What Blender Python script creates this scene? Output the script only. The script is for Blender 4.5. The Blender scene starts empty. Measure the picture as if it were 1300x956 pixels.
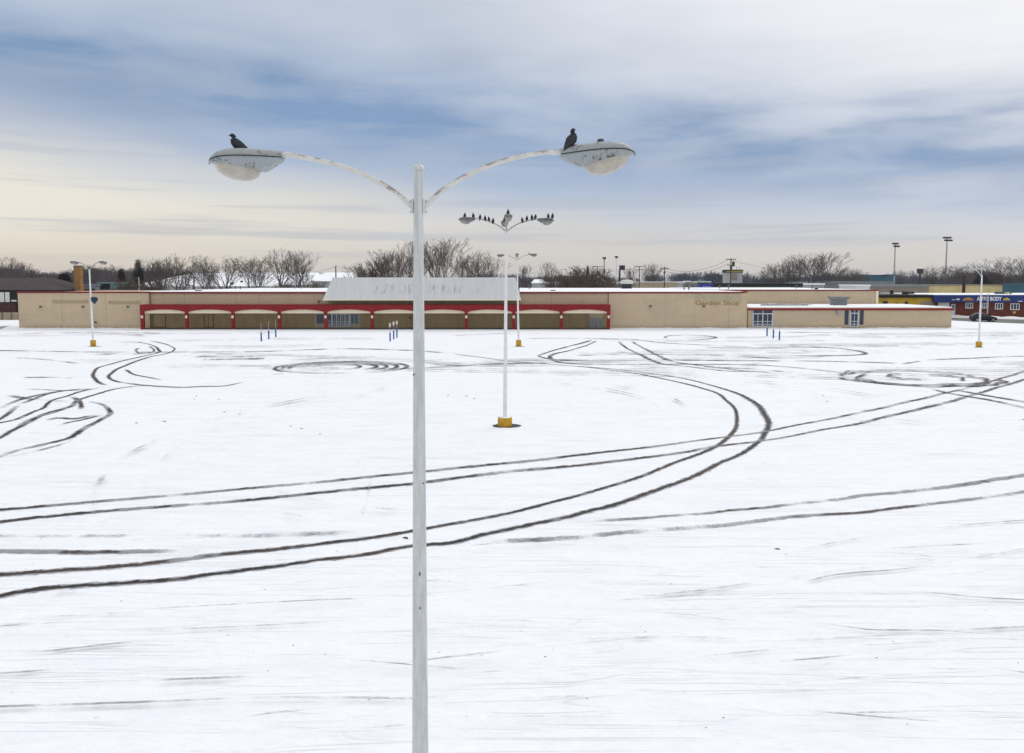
import bpy, math, random
import numpy as np
from mathutils import Vector, Matrix
R = math.radians
random.seed(7)
sc = bpy.context.scene
COL = sc.collection

# ------------------------------------------------------------------ camera
H = 7.0
TH = math.atan(.077)
CT, ST = math.cos(TH), math.sin(TH)
cam_d = bpy.data.cameras.new('camera'); cam = bpy.data.objects.new('camera', cam_d); COL.objects.link(cam)
cam.location = (0, 0, H); cam.rotation_euler = (math.pi/2 - TH, 0, 0)
cam_d.sensor_fit = 'HORIZONTAL'; cam_d.sensor_width = 36; cam_d.lens = 36*1000/1300
cam_d.shift_y = -45/1300; cam_d.clip_end = 9000; cam_d.clip_start = .1
sc.camera = cam
def ray(px, py):
    r, u = (px-650)/1000, (433-py)/1000
    return Vector((r, CT+u*ST, -ST+u*CT))
def P(px, py, Y):
    """world point seen at photo pixel (px, py) at distance Y"""
    d = ray(px, py); return Vector((0, 0, H)) + d*(Y/d.y)
def G(px, py, z=0.0):
    d = ray(px, py); return Vector((0, 0, H)) + d*((z-H)/d.z)
def XZ(px, py, Y):
    p = P(px, py, Y); return p.x, p.z

# ------------------------------------------------------------------ node helpers
class NT:
    def __init__(s, nt): s.nt = nt; s.L = nt.links
    def new(s, t, **k):
        n = s.nt.nodes.new(t)
        for a, b in k.items(): setattr(n, a, b)
        return n
    def put(s, sock, v):
        if hasattr(v, 'is_linked') or hasattr(v, 'links'): s.L.new(v, sock)
        elif v is not None: sock.default_value = v
    def m(s, op, a, b=None, c=None, clamp=False):
        n = s.new('ShaderNodeMath', operation=op, use_clamp=clamp)
        s.put(n.inputs[0], a)
        if b is not None: s.put(n.inputs[1], b)
        if c is not None: s.put(n.inputs[2], c)
        return n.outputs[0]
    def ss(s, x, lo, hi, a=0.0, b=1.0, kind='SMOOTHSTEP'):
        n = s.new('ShaderNodeMapRange', interpolation_type=kind)
        s.put(n.inputs['Value'], x); s.put(n.inputs['From Min'], lo); s.put(n.inputs['From Max'], hi)
        s.put(n.inputs['To Min'], a); s.put(n.inputs['To Max'], b); return n.outputs['Result']
    def mix(s, f, a, b, blend='MIX'):
        n = s.new('ShaderNodeMix', data_type='RGBA', blend_type=blend)
        s.put(n.inputs[0], f)
        s.put(n.inputs[6], a if not isinstance(a, tuple) else (*a[:3], 1))
        s.put(n.inputs[7], b if not isinstance(b, tuple) else (*b[:3], 1)); return n.outputs[2]
    def noise(s, vec, scale=1, detail=4, rough=.5, dist=0.0):
        n = s.new('ShaderNodeTexNoise'); s.put(n.inputs['Vector'], vec)
        n.inputs['Scale'].default_value = scale; n.inputs['Detail'].default_value = detail
        n.inputs['Roughness'].default_value = rough; n.inputs['Distortion'].default_value = dist
        return n.outputs['Fac']
    def mapping(s, vec, scale=(1, 1, 1), rot=(0, 0, 0), loc=(0, 0, 0)):
        n = s.new('ShaderNodeMapping'); s.put(n.inputs['Vector'], vec)
        n.inputs['Scale'].default_value = scale; n.inputs['Rotation'].default_value = rot; n.inputs['Location'].default_value = loc
        return n.outputs['Vector']
    def sep(s, v):
        n = s.new('ShaderNodeSeparateXYZ'); s.put(n.inputs[0], v); return n.outputs
    def comb(s, x, y, z):
        n = s.new('ShaderNodeCombineXYZ'); s.put(n.inputs[0], x); s.put(n.inputs[1], y); s.put(n.inputs[2], z); return n.outputs[0]

def newmat(name):
    m = bpy.data.materials.new(name); m.use_nodes = True
    t = NT(m.node_tree); b = m.node_tree.nodes['Principled BSDF']
    co = t.new('ShaderNodeTexCoord').outputs['Object']
    geo = t.new('ShaderNodeNewGeometry').outputs['Position']
    return m, t, b, co, geo
def bump(t, b, h, dist=.01, st=1.0):
    n = t.new('ShaderNodeBump'); t.put(n.inputs['Height'], h)
    n.inputs['Distance'].default_value = dist; n.inputs['Strength'].default_value = st
    t.L.new(n.outputs[0], b.inputs['Normal'])
def mat(name, col, rough=.7, var=.12, scale=3.0, col2=None, thr=.6, stretch=(1, 1, 1), metal=0, bmp=0.0, spec=.3):
    """painted / weathered surface: base colour, mottling, optional second colour in patches"""
    m, t, b, co, geo = newmat(name)
    v = t.mapping(geo, scale=stretch)
    n1 = t.noise(v, scale, 6, .6)
    f = t.ss(n1, .3, .7, 1-var, 1+var, 'LINEAR')
    c = t.mix(1.0, col, t.comb(f, f, f), 'MULTIPLY')
    if col2:
        n2 = t.noise(t.mapping(v, loc=(31, 7, 3)), scale*1.7, 8, .65)
        c = t.mix(t.ss(n2, thr, thr+.1), c, col2)
    t.put(b.inputs['Base Color'], c)
    b.inputs['Roughness'].default_value = rough; b.inputs['Metallic'].default_value = metal
    b.inputs['Specular IOR Level'].default_value = spec
    if bmp: bump(t, b, n1, bmp)
    return m

# ------------------------------------------------------------------ mesh helpers
class MB:
    def __init__(s): s.v = []; s.f = []; s.mi = []
    def add(s, vs, fs, mi=0):
        o = len(s.v); s.v += [tuple(x) for x in vs]; s.f += [tuple(i+o for i in q) for q in fs]; s.mi += [mi]*len(fs); return s
    def box(s, x0, x1, y0, y1, z0, z1, mi=0):
        vs = [(x, y, z) for z in (z0, z1) for y in (y0, y1) for x in (x0, x1)]
        return s.add(vs, [(0, 2, 3, 1), (4, 5, 7, 6), (0, 1, 5, 4), (2, 6, 7, 3), (0, 4, 6, 2), (1, 3, 7, 5)], mi)
    def tube(s, pts, rad, n=10, cap=True, mi=0):
        pts = [Vector(p) for p in pts]
        if not isinstance(rad, (list, tuple)): rad = [rad]*len(pts)
        rings = []
        prev = None
        for i, p in enumerate(pts):
            d = (pts[min(i+1, len(pts)-1)]-pts[max(i-1, 0)]).normalized()
            ref = Vector((0, 0, 1)) if abs(d.z) < .95 else Vector((0, 1, 0))
            a = d.cross(ref).normalized()
            if prev is not None and a.dot(prev) < 0: a = -a
            prev = a
            b = d.cross(a)
            rings.append([p + (a*math.cos(2*math.pi*k/n)+b*math.sin(2*math.pi*k/n))*rad[i] for k in range(n)])
        vs = [q for r in rings for q in r]; fs = []
        for i in range(len(pts)-1):
            for k in range(n): fs.append((i*n+k, i*n+(k+1) % n, (i+1)*n+(k+1) % n, (i+1)*n+k))
        if cap:
            fs.append(tuple(range(n-1, -1, -1))); fs.append(tuple((len(pts)-1)*n+k for k in range(n)))
        return s.add(vs, fs, mi)
    def rings(s, rr, cap0=True, cap1=True, mi=0, closed=True):
        n = len(rr[0]); vs = [q for r in rr for q in r]; fs = []
        for i in range(len(rr)-1):
            for k in range(n if closed else n-1): fs.append((i*n+k, i*n+(k+1) % n, (i+1)*n+(k+1) % n, (i+1)*n+k))
        if cap0: fs.append(tuple(range(n-1, -1, -1)))
        if cap1: fs.append(tuple((len(rr)-1)*n+k for k in range(n)))
        return s.add(vs, fs, mi)
    def lathe(s, prof, n=24, c=(0, 0, 0), mi=0):
        return s.rings([[(c[0]+r*math.cos(2*math.pi*k/n), c[1]+r*math.sin(2*math.pi*k/n), c[2]+z) for k in range(n)] for r, z in prof], mi=mi)
    def prism(s, poly, y0, y1, mi=0):
        """poly in (x,z), extruded in y"""
        n = len(poly)
        vs = [(x, y0, z) for x, z in poly]+[(x, y1, z) for x, z in poly]
        fs = [tuple(range(n)), tuple(range(2*n-1, n-1, -1))]+[(i, i+n, (i+1) % n+n, (i+1) % n) for i in range(n)]
        return s.add(vs, fs, mi)
    def build(s, name, mats, parent=None, smooth=False, loc=None, bevel=0):
        me = bpy.data.meshes.new(name); me.from_pydata(s.v, [], s.f)
        if not isinstance(mats, (list, tuple)): mats = [mats]
        for m in mats: me.materials.append(m)
        me.polygons.foreach_set('material_index', s.mi)
        import bmesh
        bm = bmesh.new(); bm.from_mesh(me); bmesh.ops.recalc_face_normals(bm, faces=bm.faces); bm.to_mesh(me); bm.free()
        o = bpy.data.objects.new(name, me); COL.objects.link(o)
        if parent: o.parent = parent
        if loc is not None: o.location = loc
        if smooth:
            me.polygons.foreach_set('use_smooth', [True]*len(me.polygons))
            md = o.modifiers.new('es', 'EDGE_SPLIT'); md.split_angle = R(38)
        if bevel:
            md = o.modifiers.new('bv', 'BEVEL'); md.width = bevel; md.segments = 2; md.limit_method = 'ANGLE'
        return o
def tag(o, label=None, cat=None, group=None, kind=None):
    for k, v in (('label', label), ('category', cat), ('group', group), ('kind', kind)):
        if v: o[k] = v
    return o
def empty(name, loc=(0, 0, 0), label=None, cat=None, group=None):
    o = bpy.data.objects.new(name, None); COL.objects.link(o); o.location = loc; o.empty_display_size = .2
    return tag(o, label, cat, group)
def copy_tree(o, parent=None):
    c = o.copy(); COL.objects.link(c)
    if parent: c.parent = parent
    for ch in [x for x in list(bpy.data.objects) if x.parent == o]: copy_tree(ch, c)
    return c
def text(s, name, m, parent, loc, size, ext=.02, off=0.0, width=None, align='LEFT', rotz=0):
    cu = bpy.data.curves.new(name, 'FONT'); cu.body = s; cu.size = size; cu.extrude = ext; cu.offset = off; cu.align_x = align
    cu.materials.append(m)
    o = bpy.data.objects.new(name, cu); COL.objects.link(o); o.parent = parent
    o.parent = None; bpy.context.view_layer.update()
    me = bpy.data.meshes.new_from_object(o.evaluated_get(bpy.context.evaluated_depsgraph_get())); me.name = name
    bpy.data.objects.remove(o)
    if not me.materials: me.materials.append(m)
    o = bpy.data.objects.new(name, me); COL.objects.link(o)
    if width:
        xs = [v_.co.x for v_ in me.vertices]; k_ = width/(max(xs)-min(xs))
        for v_ in me.vertices: v_.co.x *= k_
    o.parent = parent; o.rotation_euler = (math.pi/2, 0, rotz); o.location = loc
    return o

# ------------------------------------------------------------------ materials
M = {}
M['wall'] = None
def wall_mat():
    m, t, b, co, geo = newmat('painted_block_wall')
    n1 = t.noise(t.mapping(geo, scale=(.25, .25, 1.3)), 1, 5, .6)
    n2 = t.noise(t.mapping(geo, scale=(1.6, 1.6, .18)), 1, 6, .6)      # vertical rain staining
    f = t.m('MULTIPLY', t.ss(n1, .3, .7, .95, 1.05, 'LINEAR'), t.ss(n2, .3, .75, 1.03, .94, 'LINEAR'))
    c = t.mix(1.0, (.54, .43, .29), t.comb(f, f, f), 'MULTIPLY')
    z = t.sep(geo)[2]
    zz = t.m('ADD', z, t.m('MULTIPLY', n2, 1.1))
    c = t.mix(t.ss(zz, .35, 1.35, .55, 0.0), c, (.23, .17, .095))      # splash dirt along the foot of the wall
    n4 = t.noise(t.mapping(geo, scale=(2.4, 2.4, .10), loc=(9, 1, 2)), 1, 6, .65)
    top_ = t.m('ADD', z, t.m('MULTIPLY', n4, 4.2))                      # run-off streaks below the coping
    c = t.mix(t.ss(top_, 7.3, 8.3, 0, .16), c, (.25, .20, .13))
    n5 = t.noise(t.mapping(geo, scale=(.12, .12, .35), loc=(2, 6, 4)), 1, 2, .5)
    c = t.mix(t.ss(n5, .56, .60, 0, .30), c, (.44, .375, .27))        # paint touched up in patches
    t.put(b.inputs['Base Color'], c); b.inputs['Roughness'].default_value = .85; b.inputs['Specular IOR Level'].default_value = .2
    br = t.new('ShaderNodeTexBrick'); t.put(br.inputs['Vector'], t.comb(t.sep(geo)[0], t.sep(geo)[2], 0.0))
    br.inputs['Scale'].default_value = 1; br.inputs['Brick Width'].default_value = .4; br.inputs['Row Height'].default_value = .2
    br.inputs['Mortar Size'].default_value = .008
    bump(t, b, br.outputs['Fac'], -.004)
    return m
M['wall'] = wall_mat()
M['wall2'] = mat('tan_patch_paint', (.46, .365, .235), .85, .08, 1)
M['ghost'] = mat('faded_letter_shadow', (.30, .215, .085), .85, .2, 6)
M['ghost2'] = mat('faded_sign_patch', (.385, .30, .175), .85, .12, 4)
M['ghost3'] = mat('repainted_patch', (.43, .37, .245), .85, .1, 1)
M['red'] = mat('red_paint', (.225, .006, .008), .65, .12, 2)
M['redtrim'] = mat('red_roof_trim', (.19, .012, .014), .6, .15, 2)
M['cream'] = mat('cream_fascia', (.80, .71, .54), .8, .05, 2)
M['soffit'] = mat('tan_soffit', (.26, .20, .12), .85, .06, 2)
M['snowroof'] = mat('roof_snow', (.86, .87, .88), .9, .03, .3, bmp=.05)
M['seam'] = mat('roof_flashing', (.12, .12, .12), .7)
M['lampbox'] = mat('light_box_plastic', (.75, .68, .62), .4, .05)
M['white'] = mat('white_paint', (.76, .77, .76), .5, .06, 3, (.42, .38, .33), .72)
M['doorwhite'] = mat('aluminium_door_frame', (.55, .58, .62), .4, .08, 3)
M['glassdark'] = mat('dark_shop_glass', (.015, .025, .045), .12, .3, 1, spec=.5)
M['glassblue'] = mat('blue_shop_glass', (.05, .09, .13), .15, .3, 1, spec=.5)
M['doorgrey'] = mat('grey_steel_door', (.24, .27, .28), .5, .08)
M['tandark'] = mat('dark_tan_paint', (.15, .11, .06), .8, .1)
M['boards'] = mat('recess_shade_brown', (.36, .265, .135), .85, .12, .8, stretch=(2, 1, .3))  # brown that carries the arcade recess's shade in its colour
M['walk'] = mat('bare_dark_concrete', (.075, .068, .058), .9, .2, 1)
M['dark'] = mat('dark_metal', (.025, .025, .028), .6, .2)
M['fixture'] = mat('wall_lamp_metal', (.10, .075, .04), .5, .2, 10)
M['yellow'] = mat('yellow_base_paint', (.52, .30, .025), .7, .15, 4, (.34, .16, .03), .6, bmp=.01)
M['melt'] = mat('wet_bare_asphalt', (.022, .021, .02), .6, .3, 3)
M['asphalt'] = mat('road_asphalt', (.10, .098, .09), .8, .2, .4, (.19, .18, .165), .62, bmp=.01)
M['blue'] = mat('blue_post_paint', (.012, .085, .30), .5, .12, 5)
M['steel'] = mat('galvanised_steel', (.33, .34, .35), .5, .15, 8, metal=.3)
M['signpale'] = mat('sign_plate', (.62, .61, .58), .5, .08, 5)
M['bird'] = mat('pigeon_feathers', (.020, .021, .030), .7, .4, 25)
M['wing'] = mat('pigeon_wing', (.035, .036, .043), .8, .5, 40, (.30, .30, .31), .66, stretch=(1, 1, 1.6))
M['foot'] = mat('pigeon_foot', (.18, .06, .05), .6)
M['wood'] = mat('utility_pole_wood', (.06, .047, .036), .9, .2, 4)
M['bark'] = mat('bare_bark', (.075, .058, .047), .95, .3, 1.5)
M['barkgrey'] = mat('grey_bark', (.088, .074, .068), .95, .3, 1.5)
M['barkred'] = mat('russet_twigs', (.095, .066, .048), .95, .3, 1.5)
M['bush'] = mat('brown_shrub', (.10, .055, .03), .95, .3, 1.5)
M['conifer'] = mat('conifer_needles', (.016, .018, .013), .95, .4, 2)
M['brick'] = mat('red_brick', (.115, .024, .010), .85, .2, 2, (.10, .025, .012), .6)
M['bluefascia'] = mat('blue_fascia', (.009, .028, .17), .45, .12, .5)
M['signwhite'] = mat('white_lettering', (.8, .8, .8), .5, .02)
M['gold'] = mat('gold_lettering', (.55, .38, .06), .5, .1)
M['signred'] = mat('red_script', (.5, .03, .02), .5, .1)
M['ywall'] = mat('yellow_wall', (.58, .38, .03), .75, .12, .5, (.33, .2, .03), .62)
M['tanfar'] = mat('far_tan_block', (.22, .19, .145), .85, .12, .5)
M['yscreen'] = mat('yellow_board_wall', (.56, .46, .22), .85, .16, .35, (.40, .31, .13), .56)
M['greyroof'] = mat('grey_flat_roof', (.20, .21, .225), .85, .1, .3)
M['brownroof'] = mat('brown_shingles', (.055, .036, .034), .9, .2, .6)
M['blackwall'] = mat('dark_wall', (.012, .012, .014), .8, .3, 1)
M['redcar'] = mat('dark_red_boards', (.05, .01, .01), .6, .2)
M['fence'] = mat('tan_fence_boards', (.33, .27, .19), .85, .15, 1)
M['stackbrick'] = mat('orange_chimney_brick', (.25, .125, .04), .85, .2, 1.5)
M['teal'] = mat('teal_panel', (.17, .30, .31), .6, .1, 1)
M['bluepanel'] = mat('blue_panel', (.02, .03, .26), .5, .2, 1)
M['bluegreen'] = mat('blue_green_wall', (.03, .10, .14), .7, .15, .3)
M['greenstripe'] = mat('green_stripe', (.06, .10, .05), .7, .1)
M['housewall'] = mat('house_siding', (.36, .36, .35), .8, .1, .5)
M['houseblue'] = mat('blue_grey_siding', (.16, .20, .25), .8, .1, .5)
M['carpaint'] = mat('car_paint', (.007, .009, .017), .4, .1, 1, spec=.3)
M['tyre'] = mat('tyre_rubber', (.012, .012, .012), .9)
M['rim'] = mat('alloy', (.35, .35, .36), .35, .05, metal=.7)
M['glasscar'] = mat('car_glass', (.02, .025, .03), .08, .1, spec=.6)
M['navy'] = mat('dark_teal_paint', (.012, .035, .055), .6, .2, 3)
M['billboard'] = mat('billboard_back', (.02, .022, .04), .7, .2)

def lamp_paint():
    m, t, b, co, geo = newmat('weathered_lamp_pole_paint')
    n1 = t.noise(t.mapping(geo, scale=(6, 6, 1.0)), 3, 7, .65)
    n2 = t.noise(t.mapping(geo, scale=(30, 30, 7)), 1, 8, .7)
    n3 = t.noise(t.mapping(geo, scale=(9, 9, .55), loc=(4, 2, 9)), 1.1, 5, .6)
    c = t.mix(t.ss(n1, .35, .65), (.50, .515, .495), (.61, .625, .61))
    c = t.mix(t.m('MULTIPLY', t.ss(n3, .52, .68), .55), c, (.40, .44, .46))
    c = t.mix(t.m('MULTIPLY', t.ss(n2, .66, .72), t.ss(n3, .40, .62)), c, (.16, .10, .055))
    t.put(b.inputs['Base Color'], c); b.inputs['Roughness'].default_value = .5; b.inputs['Specular IOR Level'].default_value = .3
    bump(t, b, n2, .002); return m
M['pole'] = lamp_paint()
def arm_paint():
    m, t, b, co, geo = newmat('peeling_arm_paint')
    n1 = t.noise(geo, 5.0, 8, .75)
    nz = t.sep(t.new('ShaderNodeNewGeometry').outputs['Normal'])[2]
    n1 = t.m('ADD', n1, t.m('MULTIPLY', nz, .11))
    n2 = t.noise(geo, 9, 6, .7)
    c = t.mix(t.ss(n2, .3, .7), (.56, .545, .50), (.66, .65, .62))
    c = t.mix(t.ss(n1, .55, .65), c, (.29, .245, .215))
    t.put(b.inputs['Base Color'], c); b.inputs['Roughness'].default_value = .7; bump(t, b, n1, .002); return m
M['arm'] = arm_paint()
def head_paint(name, base, stain, thr, k=9):
    m, t, b, co, geo = newmat(name)
    n1 = t.noise(geo, k, 8, .7, .6); n2 = t.noise(t.mapping(geo, loc=(5, 5, 5)), k*3, 6, .7)
    f = t.ss(n2, .3, .7, .88, 1.1, 'LINEAR')
    c = t.mix(1.0, base, t.comb(f, f, f), 'MULTIPLY')
    c = t.mix(t.ss(n1, thr, thr+.08), c, stain)
    t.put(b.inputs['Base Color'], c); b.inputs['Roughness'].default_value = .55; b.inputs['Specular IOR Level'].default_value = .35
    bump(t, b, n2, .0015); return m
M['head'] = head_paint('grey_lamp_housing', (.31, .325, .32), (.19, .18, .165), .54)
M['tray'] = head_paint('pale_blue_lamp_door', (.33, .365, .375), (.10, .115, .12), .55, 10)
M['lens'] = None
def lens_mat():
    m, t, b, co, geo = newmat('yellowed_prismatic_glass')
    n1 = t.noise(geo, 10, 5, .6)
    w = t.new('ShaderNodeTexWave', wave_type='BANDS', bands_direction='X'); t.put(w.inputs['Vector'], co); w.inputs['Scale'].default_value = 9
    c = t.mix(t.ss(n1, .3, .7), (.46, .43, .36), (.37, .34, .28))
    t.put(b.inputs['Base Color'], c); b.inputs['Roughness'].default_value = .18
    b.inputs['Specular IOR Level'].default_value = .6
    b.inputs['Coat Weight'].default_value = .4
    bump(t, b, w.outputs['Fac'], .0006); return m
M['lens'] = lens_mat()
M['head_d'] = mat('dark_lamp_housing', (.15, .15, .145), .6, .3, 6)  # far lamps' fittings get a darker grey to stand out from the sky
M['tray_d'] = mat('dark_lamp_door', (.17, .18, .185), .6, .3, 6)
M['lens_d'] = mat('dull_lamp_glass', (.30, .28, .245), .3, .15, 6)
M['arm_d'] = mat('darker_arm_paint', (.30, .285, .26), .6, .2, 5)  # darker grey so the far arms show against the sky
M['pole_w'] = mat('white_pole_paint', (.74, .745, .74), .5, .08, 3, (.45, .42, .38), .68)

def mansard_mat():
    m, t, b, co, geo = newmat('white_standing_seam_metal')
    x, y, z = t.sep(geo)
    n1 = t.noise(t.mapping(geo, scale=(2.2, .1, .25)), 1, 5, .6)
    c = t.mix(t.ss(n1, .3, .7), (.62, .62, .61), (.565, .57, .56))
    # rust that ran down below the letters that once hung here
    st = t.noise(t.mapping(geo, scale=(3.2, .1, .5)), 1.2, 4, .7)
    band = t.m('MULTIPLY', t.ss(z, 4.9, 5.3), t.ss(z, 6.6, 6.2))
    xr = t.m('MULTIPLY', t.ss(x, -20.5, -19.5), t.ss(x, -4.2, -5.2))
    c = t.mix(t.m('MULTIPLY', t.m('MULTIPLY', band, xr), t.ss(st, .53, .62, 0, .55)), c, (.22, .24, .26))
    t.put(b.inputs['Base Color'], c); b.inputs['Roughness'].default_value = .5; return m
M['mansard'] = mansard_mat()

def snow_mat():
    m, t, b, co, geo = newmat('wind_packed_snow')
    # faint crossing lines: old tyre marks and wind crust, several directions
    fac = None
    for i, (rz, sx, sy, sc_, w) in enumerate(((5, .06, 1.0, 1.2, .006), (-8, .06, 1.2, 1.0, .0055), (14, .05, .9, 1.4, .006), (-22, .09, .8, .9, .005), (38, .10, .7, .8, .004), (9, .035, 1.8, 1.6, .006))):
        n = t.noise(t.mapping(geo, scale=(sx, sy, 1), rot=(0, 0, R(rz)), loc=(i*17, i*9, 0)), sc_, 2, .5)
        d = t.m('ABSOLUTE', t.m('SUBTRACT', n, .5))
        l = t.ss(d, 0.0, w, 1, 0)
        g = t.noise(t.mapping(geo, scale=(.2, .5, 1), loc=(i*5, 3, 0)), 1, 4, .6)
        l = t.m('MULTIPLY', l, t.ss(g, .46, .66))
        fac = l if fac is None else t.m('MAXIMUM', fac, l)
    big = t.noise(t.mapping(geo, scale=(.03, .09, 1), rot=(0, 0, R(5))), 1, 7, .62)
    med = t.noise(t.mapping(geo, scale=(.55, 1.3, 1), rot=(0, 0, R(8))), 1, 6, .65)
    sp = t.noise(t.mapping(geo, scale=(1.4, 3.5, 1)), 1.2, 3, .6)
    c = t.mix(t.ss(med, .38, .72), (.87, .876, .885), (.825, .835, .855))
    c = t.mix(t.ss(big, .58, .76, 0, .25), c, (.60, .615, .64))                  # thin snow, ground showing through
    gr = t.noise(t.mapping(geo, scale=(1, 2.2, 1)), 2.6, 8, .75)
    c = t.mix(t.ss(gr, .35, .75, .0, .32), c, (.70, .715, .74))                  # crusty grain
    fp = t.noise(t.mapping(geo, scale=(.9, 2.6, 1), loc=(40, 11, 0)), 1.6, 3, .6)
    fpm = t.m('MULTIPLY', t.ss(fp, .66, .71), t.ss(big, .42, .6))
    c = t.mix(t.m('MULTIPLY', fpm, .32), c, (.50, .52, .55))                     # scuffs and footprints
    c = t.mix(t.m('MULTIPLY', fac, .13), c, (.42, .44, .47))
    spm = t.m('MULTIPLY', t.ss(sp, .765, .80), t.ss(big, .45, .6))
    c = t.mix(spm, c, (.05, .045, .04))
    t.put(b.inputs['Base Color'], c)
    b.inputs['Roughness'].default_value = .85; b.inputs['Specular IOR Level'].default_value = .15
    fine = t.noise(geo, 6, 5, .7)
    hgt = t.m('ADD', t.m('ADD', t.m('MULTIPLY', med, 1.0), t.m('MULTIPLY', fine, .25)), t.m('MULTIPLY', fac, -.2))
    bump(t, b, hgt, .07, .9)
    return m
M['snow'] = snow_mat()
def track_mat():
    m, t, b, co, geo = newmat('tyre_rut_slush')
    uv = t.new('ShaderNodeUVMap', uv_map='UVMap').outputs[0]
    u, vv, _ = t.sep(uv)            # u across -1..1, v metres along
    at = t.new('ShaderNodeAttribute', attribute_type='GEOMETRY', attribute_name='dark').outputs['Fac']
    side = t.new('ShaderNodeAttribute', attribute_type='GEOMETRY', attribute_name='seed').outputs['Fac']
    rag = t.noise(t.comb(t.m('MULTIPLY', u, .8), t.m('MULTIPLY', vv, 1.8), side), 1.6, 6, .7)
    lng = t.noise(t.comb(0.0, t.m('MULTIPLY', vv, .22), t.m('ADD', side, 9.0)), 1.3, 4, .65)
    au = t.m('ABSOLUTE', u)
    e = t.m('ADD', au, t.m('MULTIPLY', t.m('SUBTRACT', rag, .5), 1.7))
    cov = t.m('ADD', at, t.m('MULTIPLY', t.m('SUBTRACT', lng, .5), 2.7))   # how bare
    fine = t.noise(t.comb(t.m('MULTIPLY', u, 1.6), t.m('MULTIPLY', vv, 4.0), side), 2.4, 5, .75)
    core = t.m('MULTIPLY', t.ss(t.m('ADD', e, t.m('MULTIPLY', t.m('SUBTRACT', fine, .5), .7)), .42, .56, 1, 0), t.ss(cov, .46, .66))
    gcov = t.ss(cov, -.15, .55, .0, 1.0)
    speck = t.ss(t.m('ADD', fine, t.m('MULTIPLY', gcov, .22)), .50, .68)
    grey = t.m('MULTIPLY', t.ss(e, .45, 1.05, 1, 0), t.m('MULTIPLY', gcov, t.m('ADD', .22, t.m('MULTIPLY', speck, .68))))
    brn = t.noise(t.comb(0.0, t.m('MULTIPLY', vv, .15), side), 1.0, 2, .5)
    wet = t.mix(t.ss(brn, .40, .58), (.030, .026, .025), (.070, .045, .034))
    slush = t.mix(speck, (.56, .57, .595), (.30, .30, .315))
    c = t.mix(core, slush, wet)
    t.put(b.inputs['Base Color'], c)
    al = t.m('MAXIMUM', core, grey)
    t.put(b.inputs['Alpha'], al)
    b.inputs['Roughness'].default_value = .7; b.inputs['Specular IOR Level'].default_value = .2
    bump(t, b, rag, .03)
    return m
M['track'] = track_mat()

# ------------------------------------------------------------------ sky and light
w = bpy.data.worlds.new('World'); sc.world = w; w.use_nodes = True
t = NT(w.node_tree); bg = w.node_tree.nodes['Background']
SUN_EL, SUN_AZ = 38, 35     # degrees, azimuth clockwise from +Y (view direction)
sky = t.new('ShaderNodeTexSky', sky_type='NISHITA', sun_disc=False, sun_elevation=R(SUN_EL), sun_rotation=R(SUN_AZ), dust_density=2.0)
dr = t.new('ShaderNodeTexCoord').outputs['Generated']
x, y, z = t.sep(dr)
hh = t.m('SQRT', t.m('ADD', t.m('MULTIPLY', x, x), t.m('MULTIPLY', y, y)))
v = t.m('DIVIDE', z, t.m('MAXIMUM', hh, .05))
u = t.m('ARCTAN2', x, y)
uc = t.m('MAXIMUM', t.m('MINIMUM', u, .9), -.9)
nA = t.noise(t.mapping(dr, scale=(1.3, 1.3, 5.0), rot=(0, 0, 0), loc=(3.1, 1.7, .4)), 1.5, 4, .5, .2)
nB = t.noise(t.mapping(dr, scale=(2.6, 2.6, 13), rot=(R(4), R(-6), 0), loc=(7.3, 2.2, 5)), 1.7, 5, .55, .3)
nC = t.noise(t.mapping(dr, scale=(1.6, 1.6, 42), loc=(1.3, 8.2, 2)), 1.8, 4, .5, .1)
an = t.m('SUBTRACT', nA, .5); bn = t.m('SUBTRACT', nB, .5); cn = t.m('SUBTRACT', nC, .5)
vw = t.m('ADD', v, t.m('ADD', t.m('MULTIPLY', an, .12), t.m('MULTIPLY', bn, .045)))
# pale high cloud colour, whiter towards the upper right
wr = t.ss(t.m('ADD', uc, t.m('MULTIPLY', vw, 1.7)), .12, 1.2)
top = t.mix(wr, (.50, .565, .68), (.88, .885, .92))
blue = (.208, .325, .525)
cb = t.m('SUBTRACT', .187, t.m('MULTIPLY', uc, .098))
d = t.m('DIVIDE', t.m('SUBTRACT', vw, cb), .064)
bandm = t.m('EXPONENT', t.m('MULTIPLY', t.m('MULTIPLY', d, d), -1.0))
bandm = t.m('MULTIPLY', bandm, t.ss(bn, -.18, .16, 1.05, .50), clamp=True)
c = t.mix(bandm, top, blue)
# paler cream layer low down, thicker on the left
hi = t.m('SUBTRACT', .100, t.m('MULTIPLY', uc, .095))
wm = t.ss(vw, t.m('SUBTRACT', hi, .055), t.m('ADD', hi, .04), 1, 0)
warm = t.mix(t.ss(uc, -.65, .2), (.88, .83, .72), (.66, .65, .65))
low = t.mix(t.ss(uc, -.6, .1), (.80, .68, .54), (.70, .65, .60))
warm = t.mix(t.ss(v, .01, .075, .8, 0), warm, low)
c = t.mix(wm, c, warm)
# thin grey-blue streaks in the low layer
stm = t.m('MULTIPLY', t.ss(cn, .0, .16), t.ss(v, .010, .05))
c = t.mix(t.m('MULTIPLY', stm, t.ss(v, .26, .10, .05, .42)), c, (.40, .455, .56))
# soft broad mottling
f = t.ss(an, -.25, .25, .90, 1.10, 'LINEAR')
c = t.mix(1.0, c, t.comb(f, f, f), 'MULTIPLY')
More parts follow.
